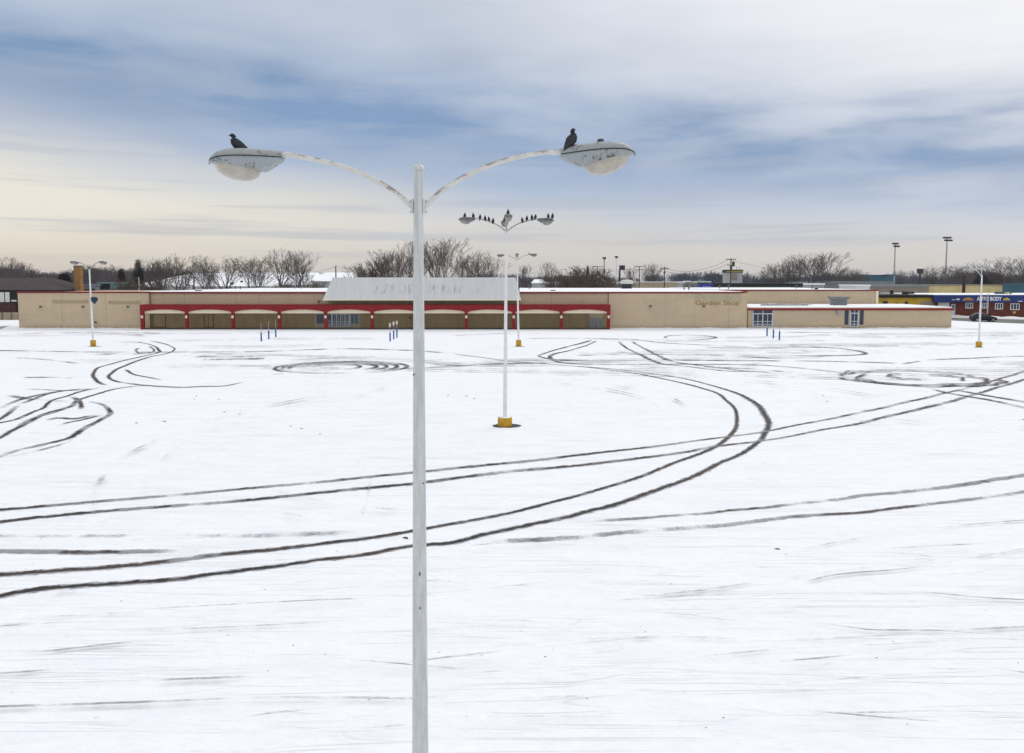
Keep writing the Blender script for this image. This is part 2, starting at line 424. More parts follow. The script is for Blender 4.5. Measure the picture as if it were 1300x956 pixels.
# the thick bright overcast overhead
c = t.mix(t.ss(v, .33, .95), c, (1.10, 1.12, 1.17))
c = t.mix(t.ss(v, -.02, -.0005, 1, 0), c, (.5, .5, .5))
cl = t.mix(1.0, c, (10, 10, 10), 'MULTIPLY')
res = t.mix(.94, sky.outputs[0], cl)
t.put(bg.inputs['Color'], res); bg.inputs['Strength'].default_value = .1
sd = bpy.data.lights.new('sun', 'SUN'); sd.energy = .9; sd.angle = R(28); sd.color = (1, .96, .9)
so = bpy.data.objects.new('sun', sd); COL.objects.link(so)
az, el = R(SUN_AZ), R(SUN_EL)
so.rotation_euler = Vector((math.sin(az)*math.cos(el), math.cos(az)*math.cos(el), math.sin(el))).to_track_quat('Z', 'Y').to_euler()
so.location = (20, 20, 60)
sc.view_settings.view_transform = 'Standard'; sc.view_settings.look = 'None'; sc.view_settings.exposure = 0; sc.view_settings.gamma = 1

# ------------------------------------------------------------------ ground
MB().add([(-2500, -300, 0), (2500, -300, 0), (2500, 2500, 0), (-2500, 2500, 0)], [(0, 1, 2, 3)]).build('ground', M['snow'])['kind'] = 'structure'

def sheet(name, pix, z, m, world=None, kind='structure'):
    pts = [G(*p, 0) for p in pix] if pix else world
    return tag(MB().add([(p[0], p[1], z) for p in pts], [tuple(range(len(pts)))]).build(name, m), kind=kind)
# street passing on the right beyond the lot, kerb and bank of ploughed snow
sheet('road', None, .006, M['asphalt'], world=[(-30, 151.5), (76, 139.5), (80.5, 131.2), (84.5, 125.5), (140, 117), (140, 131), (93, 140.5), (84, 147), (74, 152), (-30, 162)])
mb = MB()
pl = [(66, 155), (80, 151.5), (86, 148.6), (93.5, 142.6), (140, 133)]
for i in range(len(pl)-1):
    a, b2 = Vector((*pl[i], 0)), Vector((*pl[i+1], 0))
    n_ = max(2, int((b2-a).length/.8))
    dd = (b2-a).normalized(); nn = Vector((-dd.y, dd.x, 0))
    rr = []
    for k in range(n_+1):
        p = a.lerp(b2, k/n_); hgt = .28+.2*random.random(); wd = 1.0+.3*random.random()
        rr.append([p-nn*wd+Vector((0, 0, -.02)), p-nn*wd*.4+Vector((0, 0, hgt*.8)), p+nn*.1+Vector((0, 0, hgt)), p+nn*wd*.6+Vector((0, 0, hgt*.6)), p+nn*wd+Vector((0, 0, -.02))])
    mb.rings(rr)
tag(mb.build('snow_bank', mat('dirty_snow', (.72, .71, .69), .9, .1, 1, (.34, .31, .28), .6), smooth=True), kind='structure')

# ---- tyre ruts: centre lines on the ground
def catmull(pts, step):
    P_ = [pts[0]*2-pts[1]]+pts+[pts[-1]*2-pts[-2]]
    out = []
    for i in range(1, len(P_)-2):
        p0, p1, p2, p3 = P_[i-1:i+3]; n = max(2, int((p2-p1).length/step))
        for k in range(n):
            q = k/n
            out.append(.5*((2*p1)+(-p0+p2)*q+(2*p0-5*p1+4*p2-p3)*q*q+(-p0+3*p1-3*p2+p3)*q**3))
    out.append(P_[-2]); return out
TI = [0]
def track(pix, width=.42, dark=.7, name='tyre_track', fade=2.0, pts=None, step=.3):
    TI[0] += 1; i0 = TI[0]
    pts = pts or [G(*p) for p in pix]
    pl = catmull([Vector((p.x, p.y, 0)) for p in pts], step)
    rnd = random.Random(i0)
    in0 = not pix or 0 <= pix[0][0] <= 1300; in1 = not pix or 0 <= pix[-1][0] <= 1300
    vs, fs, uv, dk = [], [], [], []
    L = 0; tot = sum((pl[i+1]-pl[i]).length for i in range(len(pl)-1))
    lift = .004+.0007*i0
    prof = [(-1.25, 0, -1.25), (-.7, .012, -.7), (-.35, .0, -.35), (.35, .0, .35), (.7, .012, .7), (1.25, 0, 1.25)]
    n = len(prof)
    ph = rnd.random()*6
    for i, p in enumerate(pl):
        if i: L += (p-pl[i-1]).length
        d = (pl[min(i+1, len(pl)-1)]-pl[max(i-1, 0)]).normalized(); nn = Vector((-d.y, d.x, 0))
        wob = .05*math.sin(L*.35+ph)+.03*math.sin(L*1.1+ph*2)
        ww = width*(.85+.25*math.sin(L*.21+ph)*math.sin(L*.063+2*ph)+.1*rnd.random())
        en = min(1, L/fade if in0 else 1, (tot-L)/fade if in1 else 1) if fade else 1
        for a, hz, uu in prof:
            q = p+nn*(a*ww*.5+wob); vs.append((q.x, q.y, lift+hz)); uv.append((uu, L)); dk.append(dark*(.35+.65*en)-.5*(1-en))
        if i:
            for k in range(n-1): fs.append(((i-1)*n+k, (i-1)*n+k+1, i*n+k+1, i*n+k))
    me = bpy.data.meshes.new(name); me.from_pydata(vs, [], fs); me.materials.append(M['track'])
    ul = me.uv_layers.new(name='UVMap')
    li = np.empty(len(me.loops), dtype=np.int32); me.loops.foreach_get('vertex_index', li)
    ul.data.foreach_set('uv', np.array(uv, dtype=np.float32)[li].ravel())
    a = me.attributes.new('dark', 'FLOAT', 'POINT'); a.data.foreach_set('value', dk)
    a = me.attributes.new('seed', 'FLOAT', 'POINT'); a.data.foreach_set('value', [i0*3.7]*len(vs))
    o = bpy.data.objects.new(name, me); COL.objects.link(o); o['kind'] = 'structure'; return o
def circ(px, py, r, a0, a1, width=.4, dark=.7, sq=1.0):
    c = G(px, py)
    n = 28
    track(None, width, dark, pts=[Vector((c.x+r*math.cos(R(a0+(a1-a0)*k/n)), c.y+sq*r*math.sin(R(a0+(a1-a0)*k/n)), 0)) for k in range(n+1)])
TR = [
 # big double arc
 ([(-30,733),(0,731),(33,729),(76,725),(137,721),(198,715),(228,712),(279,705),(330,700),(371,695),(421,688),(472,682),(523,674),(574,665),(612,658),(650,650),(691,640),(734,630),(772,619),(818,604),(863,586),(881,579),(909,566),(924,555),(933,542),(936.5,529),(932,517),(924,509),(909,499),(884,491),(863,486),(830,478.5),(792,472),(741,466),(691,462),(650,459),(620,455),(574,449)], .36, .84),
 ([(-30,759),(0,756),(51,748),(114,744),(162,741),(218,737),(269,729.5),(315,724),(358,719),(396,713),(429,710),(472,704),(498,698),(523,693.5),(548,691),(574,689),(599,682),(625,676),(650,671),(678,665),(716,657),(747,648),(777,641),(833,623),(868,610.5),(894,599),(914,589),(940,578),(957,565),(967,557),(972,546),(974,535.5),(970,525),(962,514),(945,503),(919,494),(894,487),(856,478.5),(818,473.5),(785,469),(720,464)], .43, .84),
 # long straight pair
 ([(-30,651),(0,648),(102,639),(210,630),(320,619),(396,613),(472,605),(523,600),(650,588),(741,577.5),(805,570),(868,561.5),(919,555),(970,548),(1023,538),(1065,530),(1106,521),(1148,511),(1190,501.5),(1235,491),(1300,471.5),(1330,463)], .42, .52),
 ([(-30,667),(0,663.5),(51,657),(140,649),(266,639),(330,633),(396,626.5),(460,620),(523,614),(650,599),(716,593),(782,586),(856,576),(906,567),(957,561),(1010,552.5),(1051,545),(1096,537),(1143,525),(1185,515),(1227,504),(1268,492),(1300,482),(1330,473)], .46, .58),
 # right lower pair
 ([(686,664),(741,662),(802,658),(851,654),(894,652),(930,648),(970,645),(1007,640),(1070,634),(1096,630),(1143,626),(1206,618),(1300,603.5),(1330,599)], .38, .40),
 ([(560,688),(584,687),(640,686),(729,683),(780,678),(843,673),(896,669),(922,667.5),(960,663.5),(999,658),(1049,653.5),(1091,651),(1130,646),(1182,640),(1235,633),(1300,624),(1330,620)], .42, .50),
 ([(-20,681),(50,681),(105,681),(170,681),(240,679),(330,679.5),(420,677),(510,675)], .4, .34),
 ([(-20,701),(50,701),(105,702),(180,701),(260,700),(310,698)], .4, .34),
 # left cluster
 ([(-30,566),(0,556),(12.7,548),(33,537),(61,524),(89,516.5),(99,509),(122,501),(142,495),(167,491),(200,489)], .42, .7),
 ([(-20,543),(0,537),(18,533),(41,523),(55,518),(66,508.5),(86,503),(109,496),(140,491)], .44, .76),
 ([(-25,546),(0,532),(12.7,522),(23,515),(38,508.5),(63,500),(101,494),(132,491)], .36, .6),
 ([(140,491),(122,484),(118,476),(124,468),(142,462),(157,458),(178,453),(200,448),(202,444),(195,439),(178,435),(168,434)], .4, .78),
 ([(165,487),(147,484),(138,478.5),(141,473.5),(152,467),(168,461),(188,454),(211,449),(221,444),(216,439),(203,435),(188,433)], .4, .80),
 ([(150,485),(162,487),(190,490),(228,492),(254,491),(284,490),(305,486),(317,484)], .36, .72),
 ([(158,468),(160,470),(168,475),(183,478.5),(208,483)], .36, .78),
 ([(109,509),(127,513),(137,519),(142,525.5),(127,534),(109,543),(89,556),(51,565),(20,572),(0,579.5),(-25,588)], .38, .62),
 ([(137,525),(101,534),(86,537),(68,546)], .38, .7),
 ([(178,441),(172,445),(180,449),(195,446),(190,439)], .3, .5),
 ([(0,499),(40,494),(90,496),(150,490)], .36, .5), ([(70,505),(85,503),(97,507),(103,517),(96,523)], .4, .6), ([(60,536),(72,531),(95,532),(125,526)], .4, .74), ([(30,553),(45,549),(60,546)], .4, .5),
 # far middle
 ([(-10,445),(120,447),(320,446.5),(430,443),(520,445),(574,449)], .9, .38),
 ([(230,452),(290,453),(340,452)], 2.6, .26), ([(250,457),(300,456),(350,455)], 2.2, .34), ([(95,451),(140,449.5),(200,449)], 2.4, .28),
 ([(0,583),(40,574),(80,563),(110,549)], .3, .45), ([(0,520),(25,508),(70,498),(110,493)], .36, .66), ([(90,514),(75,522),(40,533),(10,547)], .36, .6), ([(338,476),(365,474.5)], .5, .7), ([(480,470),(560,466),(640,462),(720,461)], .7, .36),
 ([(752,431.5),(741,435),(711,443),(686,450.5),(688,454),(706,457),(741,458),(790,459)], .5, .64),
 ([(757,433),(747,438),(721,445.5),(701,450.5),(701,456),(716,461),(762,463),(840,462.5),(970,464),(1075,474)], .5, .58),
 ([(785,433),(797,443),(818,453),(840,462),(868,465),(919,471),(970,472)], .5, .5),
 ([(802,433),(813,440),(833,450.5),(856,459.5),(881,463),(945,471),(1010,474)], .5, .5),
 ([(660,430.5),(700,429.5),(752,430),(800,431),(850,436),(960,441)], .5, .48),
 ([(850,430.5),(843,428.5),(850,426.5),(870,425.5),(895,426.5),(909,429),(885,431.5),(855,431)], .5, .62),
 ([(880,441),(960,442),(1010,441),(1060,442),(1090,446),(1100,449),(1085,451),(1035,452),(990,450)], .6, .52),
 ([(720,452),(800,450),(900,451),(1000,456)], .6, .42), ([(830,457),(920,458),(1050,459),(1160,462)], .6, .44), ([(890,466),(960,469),(1015,474)], .5, .52),
 ([(1140,463),(1169,458.5),(1195,456.5),(1237,455),(1274,453),(1310,452.5)], .7, .44),
 ([(1187,494),(1208,495),(1237,500),(1269,505.5),(1310,512.5)], .4, .62),
 ([(1172,490),(1195,497.5),(1232,504),(1261,509),(1310,520)], .4, .56),
 ([(1240,461),(1280,463),(1320,466)], 3.0, .28),
 ([(0,425),(60,423),(140,422),(230,424)], .9, .3), ([(0,480),(60,479.5),(120,481)], .6, .34), ([(0,454),(50,456),(110,463)], .6, .36), ([(0,501),(40,507),(110,512)], .4, .36),
 ([(0,605),(15,601),(45,606)], 1.2, .3), ([(-20,619),(20,615),(45,613)], .4, .38),
 ([(-15,424),(0,416),(12,413.8),(25,413.5)], 1.5, .5), ([(1209,417.6),(1238,418),(1252,417.5)], .9, .62), ([(1209,415),(1225,415.5)], .8, .4),
 ([(960,422),(1060,422.5),(1200,426),(1310,427)], .7, .36), ([(560,427),(640,423.5),(700,423)], .6, .3),
 # foreground: wind-filled ruts
 ([(0,757),(60,757),(95,756),(110,760),(150,762)], 0.30, 0.06), ([(0,768),(45,763),(80,765),(105,762)], 0.30, 0.12),
 ([(-10,791),(60,787),(120,783),(180,780),(300,776)], 0.11, 0.12), ([(-10,797),(60,793),(160,787),(210,784)], 0.11, 0.12),
 ([(-10,838),(80,828),(190,816),(330,808)], 0.08, 0.04), ([(-10,857),(100,851),(200,846),(320,840)], 0.08, 0.12),
 ([(330,748),(365,745),(405,738),(432,733)], 0.07, 0.30), ([(0,812),(150,805),(330,795),(450,790)], 0.08, -0.02),
 ([(320,811),(400,806),(523,805),(650,812),(880,812),(960,815),(1100,812),(1310,800)], 0.10, 0.08),
 ([(620,765),(690,764),(740,757),(780,755),(860,762),(960,755)], 0.10, 0.06), ([(640,778),(760,766),(900,752),(1000,737),(1100,722),(1310,700)], 0.10, 0.06),
 ([(690,795),(760,785),(850,780),(920,790),(1000,800),(1100,806)], 0.08, 0.06), ([(640,860),(740,851),(860,838),(1000,828),(1310,812)], 0.08, 0.06),
 ([(960,703),(1010,700),(1060,692),(1130,681),(1200,672),(1310,663)], 0.10, 0.16), ([(1000,748),(1050,735),(1080,731),(1160,724),(1260,705),(1310,696)], 0.10, 0.20),
 ([(960,739),(975,741),(990,739.5)], 0.13, 0.50), ([(1105,731),(1135,727),(1150,726)], 0.08, 0.32), ([(1195,731),(1222,728)], 0.08, 0.32), ([(955,749),(975,755),(1000,765)], 0.08, 0.12),
 ([(1050,753),(1100,752),(1190,757),(1240,762),(1310,765)], 0.08, 0.16), ([(1170,772),(1210,776),(1235,783),(1210,787)], 0.07, 0.16),
 ([(1140,822),(1180,824),(1200,828)], 0.08, 0.24), ([(1006,787),(1022,802),(1032,816),(1052,828),(1070,839)], 0.13, 0.34), ([(1185,845),(1240,850),(1310,860)], 0.08, 0.22),
 ([(960,798),(1040,795),(1100,803),(1200,803),(1310,812)], 0.08, 0.07), ([(380,755),(420,770),(560,757),(640,750)], 0.08, -0.02),
 ([(450,582),(462,598),(472,610),(470,630),(458,655),(440,675)], 0.13, -0.06), ([(690,500),(718,512),(724,525),(715,540)], 0.13, -0.10),
 ([(-10,905),(300,893),(650,889),(1000,880),(1310,866)], 0.08, 0.06), ([(200,930),(600,916),(1000,915),(1310,900)], 0.08, 0.02), ([(-10,880),(200,869),(420,862)], 0.08, 0.04),
]
for tr in TR: track(tr[0], tr[1], tr[2])
for r_, a0, a1, dk_ in ((5.2, -70, 235, .70), (4.6, -60, 225, .72), (3.9, -50, 210, .84), (3.2, -60, 190, .86), (2.1, -70, 180, .80), (5.0, 200, 300, .5)):
    circ(434-(5.2-r_)*3, 466.5, r_, a0, a1, .42, dk_, .85)
for r_, a0, a1, dk_, ox, oy in ((5.0, 10, 150, .60, 0, 0), (4.9, 175, 330, .74, 0, .5), (4.0, 70, 165, .6, -12, .5), (4.1, 190, 300, .76, -8, 1), (2.0, 95, 250, .95, 8, -1), (2.3, -60, 70, .80, 20, 0), (3.3, -120, 30, .78, 30, 1.5), (3.6, 120, 235, .62, 2, 2), (4.4, 250, 350, .66, 26, 1)):
    c_ = G(1158+ox, 480+oy); n = 26
    track(None, .46, dk_+.16, fade=.7, step=.2, pts=[Vector((c_.x+r_*(1+.05*math.sin(q*.7))*math.cos(R(a0+(a1-a0)*q/n)), c_.y+.92*r_*(1+.04*math.cos(q*.9))*math.sin(R(a0+(a1-a0)*q/n)), 0)) for q in range(n+1)])
rq = random.Random(77)
for k in range(34):
    px, py = rq.uniform(-40, 1250), 424+50*rq.random()**1.1; Lp = rq.uniform(120, 420); dy = rq.uniform(-.02, .03)*Lp; bend = rq.uniform(-3, 3)
    pp = [(px+Lp*q, py+dy*q+bend*math.sin(math.pi*q)) for q in (0, .25, .5, .75, 1)]
    dk_ = rq.uniform(.22, .46)
    track(pp, .40, dk_); track([(a_, b_+(b_-356)**2/7000*1.6) for a_, b_ in pp], .40, dk_*rq.uniform(.7, 1.05))
for k in range(7):      # faint curved passes over the whole lot
    c0 = G(rq.uniform(100, 1200), rq.uniform(470, 620)); r_ = rq.uniform(7, 22); a0 = rq.uniform(0, 360)
    for dr_ in (0, 1.5):
        track(None, .30, rq.uniform(-.10, .02), pts=[Vector((c0.x+(r_+dr_)*math.cos(R(a0+90*q/14)), c0.y+(r_+dr_)*math.sin(R(a0+90*q/14)), 0)) for q in range(15)])
for k in range(60):      # fine crossing lines in the foreground
    px, py = rq.uniform(-100, 1200), rq.uniform(700, 950); Lp = rq.uniform(150, 520); sl = rq.choice((-.075, -.05, -.03, .04, .07, -.10)); bend = rq.uniform(-6, 6)
    track([(px+Lp*q, py+sl*Lp*q+bend*math.sin(math.pi*q)) for q in (0, .3, .6, 1)], rq.uniform(.04, .09), rq.uniform(-.16, .02), step=.5)
# bits of dirt and slush lying on the snow
mb = MB(); rnd = random.Random(3)
def crumb(p, s):
    vs = [(p.x+s*math.cos(k*1.257+rnd.random()*.5)*(.6+.6*rnd.random())*1.3, p.y+s*math.sin(k*1.257)*(.6+.6*rnd.random()), .002) for k in range(5)]+[(p.x, p.y, s*.35)]
    mb.add(vs, [(k, (k+1) % 5, 5) for k in range(5)])
for px, py in ((247,507),(249,503),(278,507),(285,523),(304,526),(173,537),(209,535),(369,541),(383,544),(406,551),(569,502),(602,506),(592,503),(515,683),(987,697),(1098,521),(1045,502),(1050,510),(1300,533),(527,476)):
    crumb(G(px, py), rnd.uniform(.05, .10))
for _ in range(130):
    px = rnd.uniform(-20, 1320); py = 430+500*rnd.random()**1.6
    p = G(px, py); crumb(p, rnd.uniform(.006, .02)*(.5+p.y/30))
tag(mb.build('dirt_crumbs', mat('dark_slush', (.06, .055, .05), .9, .3, 10)), kind='stuff')
# ------------------------------------------------------------------ street lamps
def head_meshes():
    X = [0, .02, .06, .12, .2, .3, .4, .5, .58, .64, .72, .80]
    W = [.015, .06, .105, .145, .172, .185, .183, .168, .145, .12, .09, .07]
    T = [.008, .03, .055, .078, .092, .098, .098, .093, .088, .083, .076, .070]
    Zs = [-.035, -.028, -.018, -.006, 0, .003, .003, .002, 0, 0, -.002, -.004]
    Zb = [-.045, -.050, -.056, -.066, -.078, -.094, -.112, -.130, -.143, -.120, -.078, -.036]
    n = 14
    up, lo, gk = [], [], []
    for x_, w_, t_, zs, zb in zip(X, W, T, Zs, Zb):
        up.append([(x_, w_*math.cos(math.pi*k/n), zs+t_*abs(math.sin(math.pi*k/n))**.8) for k in range(n+1)]+[(x_, -w_*.5, zs+.001), (x_, w_*.5, zs+.001)])
        wb = w_*.9
        lo.append([(x_, w_*.985, zs-.004), (x_, wb, zb+.008), (x_, wb*.93, zb), (x_, 0, zb-.001), (x_, -wb*.93, zb), (x_, -wb, zb+.008), (x_, -w_*.985, zs-.004)])
        gk.append([(x_-.004 if x_ < .1 else x_, w_*1.035+.002, zs-.007), (x_-.004 if x_ < .1 else x_, w_*1.035+.002, zs+.003), (x_, -w_*1.035-.002, zs+.003), (x_, -w_*1.035-.002, zs-.007)])
    housing = MB().rings(up)
    tray = MB().rings(lo)
    gask = MB().rings(gk)
    # glass bowl hanging under the tray, rim tilted like the tray
    lens = MB(); rr = []
    for j in range(10):
        a = j/9*math.pi/2; r_ = math.cos(a)**.92 if j < 9 else .0
        ring = []
        for k in range(28):
            q = 2*math.pi*k/28; bx = .305+.012*math.sin(a)+.248*r_*math.cos(q)
            zr = -.052-.150*(.305+.248*r_*math.cos(q)-.06)
            ring.append((bx, .158*r_*math.sin(q), zr-.155*math.sin(a)-.002))
        rr.append(ring)
    lens.rings(rr, cap0=True, cap1=False)
    slip = MB().tube([(.785, 0, .024), (.90, 0, .026)], .030, 14)
    for dy in (-.052, .052): slip.box(.70, .79, dy-.01, dy+.01, -.045, -.02)
    latch = MB().tube([(.005, 0, -.04), (-.012, 0, -.052), (.012, 0, -.062)], .005, 6)
    return housing, tray, gask, lens, slip, latch
HM = head_meshes()
def make_head(parent, name='lamp_head', photocell=False, d_=''):
    h = HM[0].build(name, M['head'+d_], parent, smooth=True)
    HM[1].build('lamp_door', M['tray'+d_], h, smooth=True)
    HM[2].build('gasket', M['dark'], h)
    HM[3].build('glass_bowl', M['lens'+d_], h, smooth=True)
    HM[4].build('slip_fitter', M['arm'], h, smooth=True)
    HM[5].build('latch', M['dark'], h)
    if photocell:
        MB().lathe([(.038, 0), (.038, .03), (.032, .038), (.012, .043)], 18, (.36, 0, .098)).build('photocell', M['glassblue'], h, smooth=True)
    return h
def arm_pts(reach, rise, n=16):
    """rising curve: leaves the pole steeply and ends level"""
    c = [Vector((.075, 0, 0)), Vector((.27, 0, .17)), Vector((.62, 0, .36)), Vector((1.0, 0, .485)), Vector((1.35, 0, .55)), Vector((reach, 0, .56))]
    k = rise/.56
    return catmull([Vector((q.x, 0, q.z*k)) for q in c], .12)
def make_lamp(base, hub, angs, label, cone=True, base_r=.3, base_h=.6, r0=.095, r1=.052, rise=.56, photo=None, dark_head=True, cap_over=.40, reach=1.52, detail=True, group='car park lamps', heads_rise=None, tilts=None, rises=None, reaches=None):
    cone_d = photo is None; PM = M['pole_w'] if cone_d else M['pole']; AM = M['arm_d'] if cone_d and dark_head else M['pole_w'] if cone_d else M['arm']
    root = empty('street_lamp', base, label, 'street lamp', group)
    up = Vector(hub)-Vector(base)
    Ht = up.length
    d = up.normalized()
    root.rotation_euler = (-math.asin(d.y), math.asin(d.x), 0)
    h0 = 0
    if cone:
        MB().lathe([(base_r*1.02, -.05), (base_r, .02), (base_r*.99, base_h-.04), (base_r*.93, base_h)], 28).build('concrete_base', M['yellow'], root, smooth=True)
        MB().lathe([(base_r*.80, base_h-.002), (base_r*.72, base_h+.022), (base_r*.3, base_h+.034), (.02, base_h+.036)], 20).build('snow_cap', M['snowroof'], root, smooth=True)
        MB().box(-.17, .17, -.17, .17, base_h-.01, base_h+.03).build('base_plate', PM, root)
        h0 = base_h
    Lp = Ht+cap_over
    pl = MB().tube([(0, 0, h0+(Lp-h0)*k/12) for k in range(13)], [r0+(r1-r0)*k/12 for k in range(13)], 24).build('pole', PM, root, smooth=True)
    MB().box(-.05, .05, -r0-.012, -r0+.03, h0+.35, h0+.6).build('hand_hole_cover', PM, pl)
    MB().lathe([(r1*1.0, -.02), (r1*1.45, -.005), (r1*1.45, .012), (r1*1.25, .026), (r1*.85, .046), (r1*.35, .056), (.014, .060), (.014, .074), (.002, .077)], 20, (0, 0, Lp)).build('pole_cap', PM, root, smooth=True)
    rise0 = rise
    for i, a in enumerate(angs):
        rise = rises[i] if rises else rise0
        reach = reaches[i] if reaches else reach
        tl_ = R(tilts[i]) if tilts else 0
        ap = arm_pts(reach, rise)
        arm = MB().tube(ap, [.028-.004*k/len(ap) for k in range(len(ap))], 14).build('arm', AM, root, smooth=True)
        arm.location = (0, 0, Ht); arm.rotation_euler = (0, 0, R(a))
        bk = MB().box(r1+.002, r1+.030, -.028, .028, -.075, .075)
        for zz in (-.06, .06): bk.tube([(r1-.01, 0, zz), (r1+.045, 0, zz)], .010, 8)
        bk.build('bracket', PM, arm)
        hd = make_head(root, photocell=(photo is not None and i == photo), d_='_d' if cone_d and dark_head else '')
        c_, s_ = math.cos(R(a)), math.sin(R(a)); L_ = reach+.80
        hd.location = (c_*L_, s_*L_, Ht+rise-.026+.8*math.sin(tl_)); hd.rotation_euler = (0, tl_, R(a+180))
    return root
# near lamp (pole runs out of the bottom of the picture)
Y1 = 8.7
p1 = P(531.2, 262, Y1); p2 = P(533.3, 866, Y1); dd = (p2-p1).normalized(); base1 = p1+dd*(p1.z/-dd.z)
lamp1 = make_lamp(base1, p1, (180, 0), 'tall weathered white lamp in the foreground with two drooping glass heads', base_r=.33, base_h=.5, r0=.100, r1=.050, photo=1, reach=1.51, reaches=(1.475, 1.55), rises=(.545, .595), tilts=(-1, 4))
for row_, dx_ in ((724, .012), (726.5, .010), (475, -.055), (612, .05), (768, .014)):
    q_ = p1+dd*((P(532, row_, Y1).z-p1.z)/dd.z)
    lz = (q_-Vector(base1)).length
    MB().tube([(dx_, -.03, lz), (dx_, -.092 if abs(dx_) < .03 else -.06, lz)], .008, 8).build('bolt', M['dark'], lamp1)
hb = P(642.8, 293, G(641, 540.5).y)
lamp2 = make_lamp(G(641, 540.5), hb, (183, 3, 273, 93), 'white four-armed lamp lined with perched birds, yellow base in a dark melted ring', base_r=.35, base_h=.42, r0=.10, r1=.055, cap_over=.12, reach=1.47)
lamp3 = make_lamp(G(658.5, 439.5), P(656.5, 330, G(658.5, 439.5).y), (180, 0, 270, 90), 'distant white four-armed lamp just behind the bird-covered lamp', base_r=.29, base_h=.68, r0=.11, r1=.065, cap_over=.1, reach=1.35)
lamp4 = make_lamp(G(118.5, 439.5), P(113.5, 343.5, G(118.5, 439.5).y), (158, -22, 248, 68), 'white four-armed lamp near the left end of the store', base_r=.28, base_h=.66, r0=.11, r1=.065, cap_over=.05, reach=1.47, rise=.9)
lamp5 = make_lamp(G(1242.5, 440.5), P(1246.6, 351, G(1242.5, 440.5).y), (180, 232), 'white lamp with both arms reaching left, opposite the auto body shop', base_r=.30, base_h=.58, r0=.10, r1=.07, cap_over=.05, reach=1.35, rise=1.0, dark_head=False)
fl = MB().lathe([(.05, -.25), (.12, -.15), (.24, 0), (.34, .18), (.33, .40), (.22, .50), (.02, .52)], 16)
fb = fl.build('pole_fitting', M['navy'], lamp4, smooth=True); fb.location = (.42, -.1, 4.75)  # dark round object of unclear use on the pole, no lamp
for i, (px, py, rx, ry) in enumerate(((641.5, 541, .70, .55), (118.5, 440, .75, .35), (658.5, 440, .6, .35), (1242.5, 441, .5, .3))):
    c_ = G(px, py); rn = random.Random(i)
    q = [(c_.x+.08+rx*math.cos(a/24*2*math.pi)*(.93+.14*rn.random()), c_.y+.1+ry*1.0*math.sin(a/24*2*math.pi)*(.9+.2*rn.random())) for a in range(24)]
    sheet('bare_ground', None, .003, M['melt'] if i == 0 else M['ghostg'] if 'ghostg' in M else M['asphalt'], world=q)

# ------------------------------------------------------------------ pigeons
def bird_mesh():
    # x forward (beak), z up, feet at z=0. rings: x, z, half width, half height
    S = [(.121, .150, .002, .002), (.110, .152, .006, .007), (.100, .156, .015, .017), (.088, .159, .022, .023), (.074, .156, .024, .025), (.066, .143, .028, .030), (.062, .122, .036, .038),
         (.050, .094, .045, .050), (.024, .070, .052, .056), (-.008, .058, .052, .052), (-.045, .046, .043, .040), (-.080, .034, .031, .025), (-.108, .024, .025, .013), (-.138, .013, .026, .006), (-.152, .008, .022, .004)]
    rr = []
    for i, (x_, z_, w_, h_) in enumerate(S):
        a, b_ = S[max(i-1, 0)], S[min(i+1, len(S)-1)]
        d_ = Vector((b_[0]-a[0], 0, b_[1]-a[1])).normalized(); up_ = Vector((-d_.z, 0, d_.x))
        if up_.z < 0 and i > 5: up_ = -up_
        rr.append([Vector((x_, 0, z_))+up_*h_*math.sin(2*math.pi*k/12)+Vector((0, w_*math.cos(2*math.pi*k/12), 0)) for k in range(12)])
    body = MB().rings(rr)
    wing = []
    for s in (1, -1):
        m_ = MB(); rs = []
        for x_, z_, o_, h_ in ((.048, .100, .040, .012), (.028, .088, .054, .036), (-.008, .068, .057, .042), (-.048, .050, .049, .031), (-.090, .034, .034, .016), (-.128, .020, .020, .005)):
            rs.append([(x_, s*(o_-.014*abs(math.sin(q)) + (.004 if abs(math.cos(q)) > .5 else 0)*0+.005*math.cos(2*q)), z_+h_*math.sin(q)) if False else (x_, s*(o_+.006*math.cos(q)-.006*abs(math.sin(q))), z_+h_*math.sin(q)) for q in [2*math.pi*k/8 for k in range(8)]])
        m_.rings(rs); wing.append(m_)
    feet = MB()
    for s in (.02, -.02):
        feet.tube([(.012, s, .03), (.008, s, .004)], .004, 6)
        for a in (-.5, 0, .5): feet.tube([(.006, s, .004), (.04, s+.03*a, .003)], .003, 5)
        feet.tube([(.006, s, .004), (-.015, s, .003)], .003, 5)
    eye = MB()
    return body, wing, feet
BM = bird_mesh()
bird0 = None
def pigeon(loc, face, label, s=1.0, pitch=0, group='pigeons perched on the lamps'):
    """face: yaw of the beak, degrees (0 = to the right of the picture)"""
    global bird0
    if bird0 is None:
        r_ = empty('pigeon', (0, 0, 0))
        b_ = BM[0].build('body', M['bird'], r_, smooth=True)
        for w_ in BM[1]: w_.build('wing', M['wing'], r_, smooth=True)
        BM[2].build('legs', M['foot'], r_)
        bird0 = r_
    else: r_ = copy_tree(bird0)
    r_.location = loc; r_.rotation_euler = (0, R(pitch), R(face)); r_.scale = (s, s, s)
    tag(r_, label, 'pigeon', group); return r_
def on_lamp(lamp, hub, ang, dist, reach, rise, side=0):
    """point on top of an arm or head, dist metres from the pole"""
    if dist <= reach:
        ap = arm_pts(reach, rise)
        for a, b_ in zip(ap, ap[1:]):
            if a.x <= dist <= b_.x: zz = a.z+(b_.z-a.z)*(dist-a.x)/(b_.x-a.x); break
        zz += .026
    else:
        zz = rise+.066
    return Vector((hub.x+math.cos(R(ang))*dist, hub.y+math.sin(R(ang))*dist, hub.z+zz))
S1 = 1.0
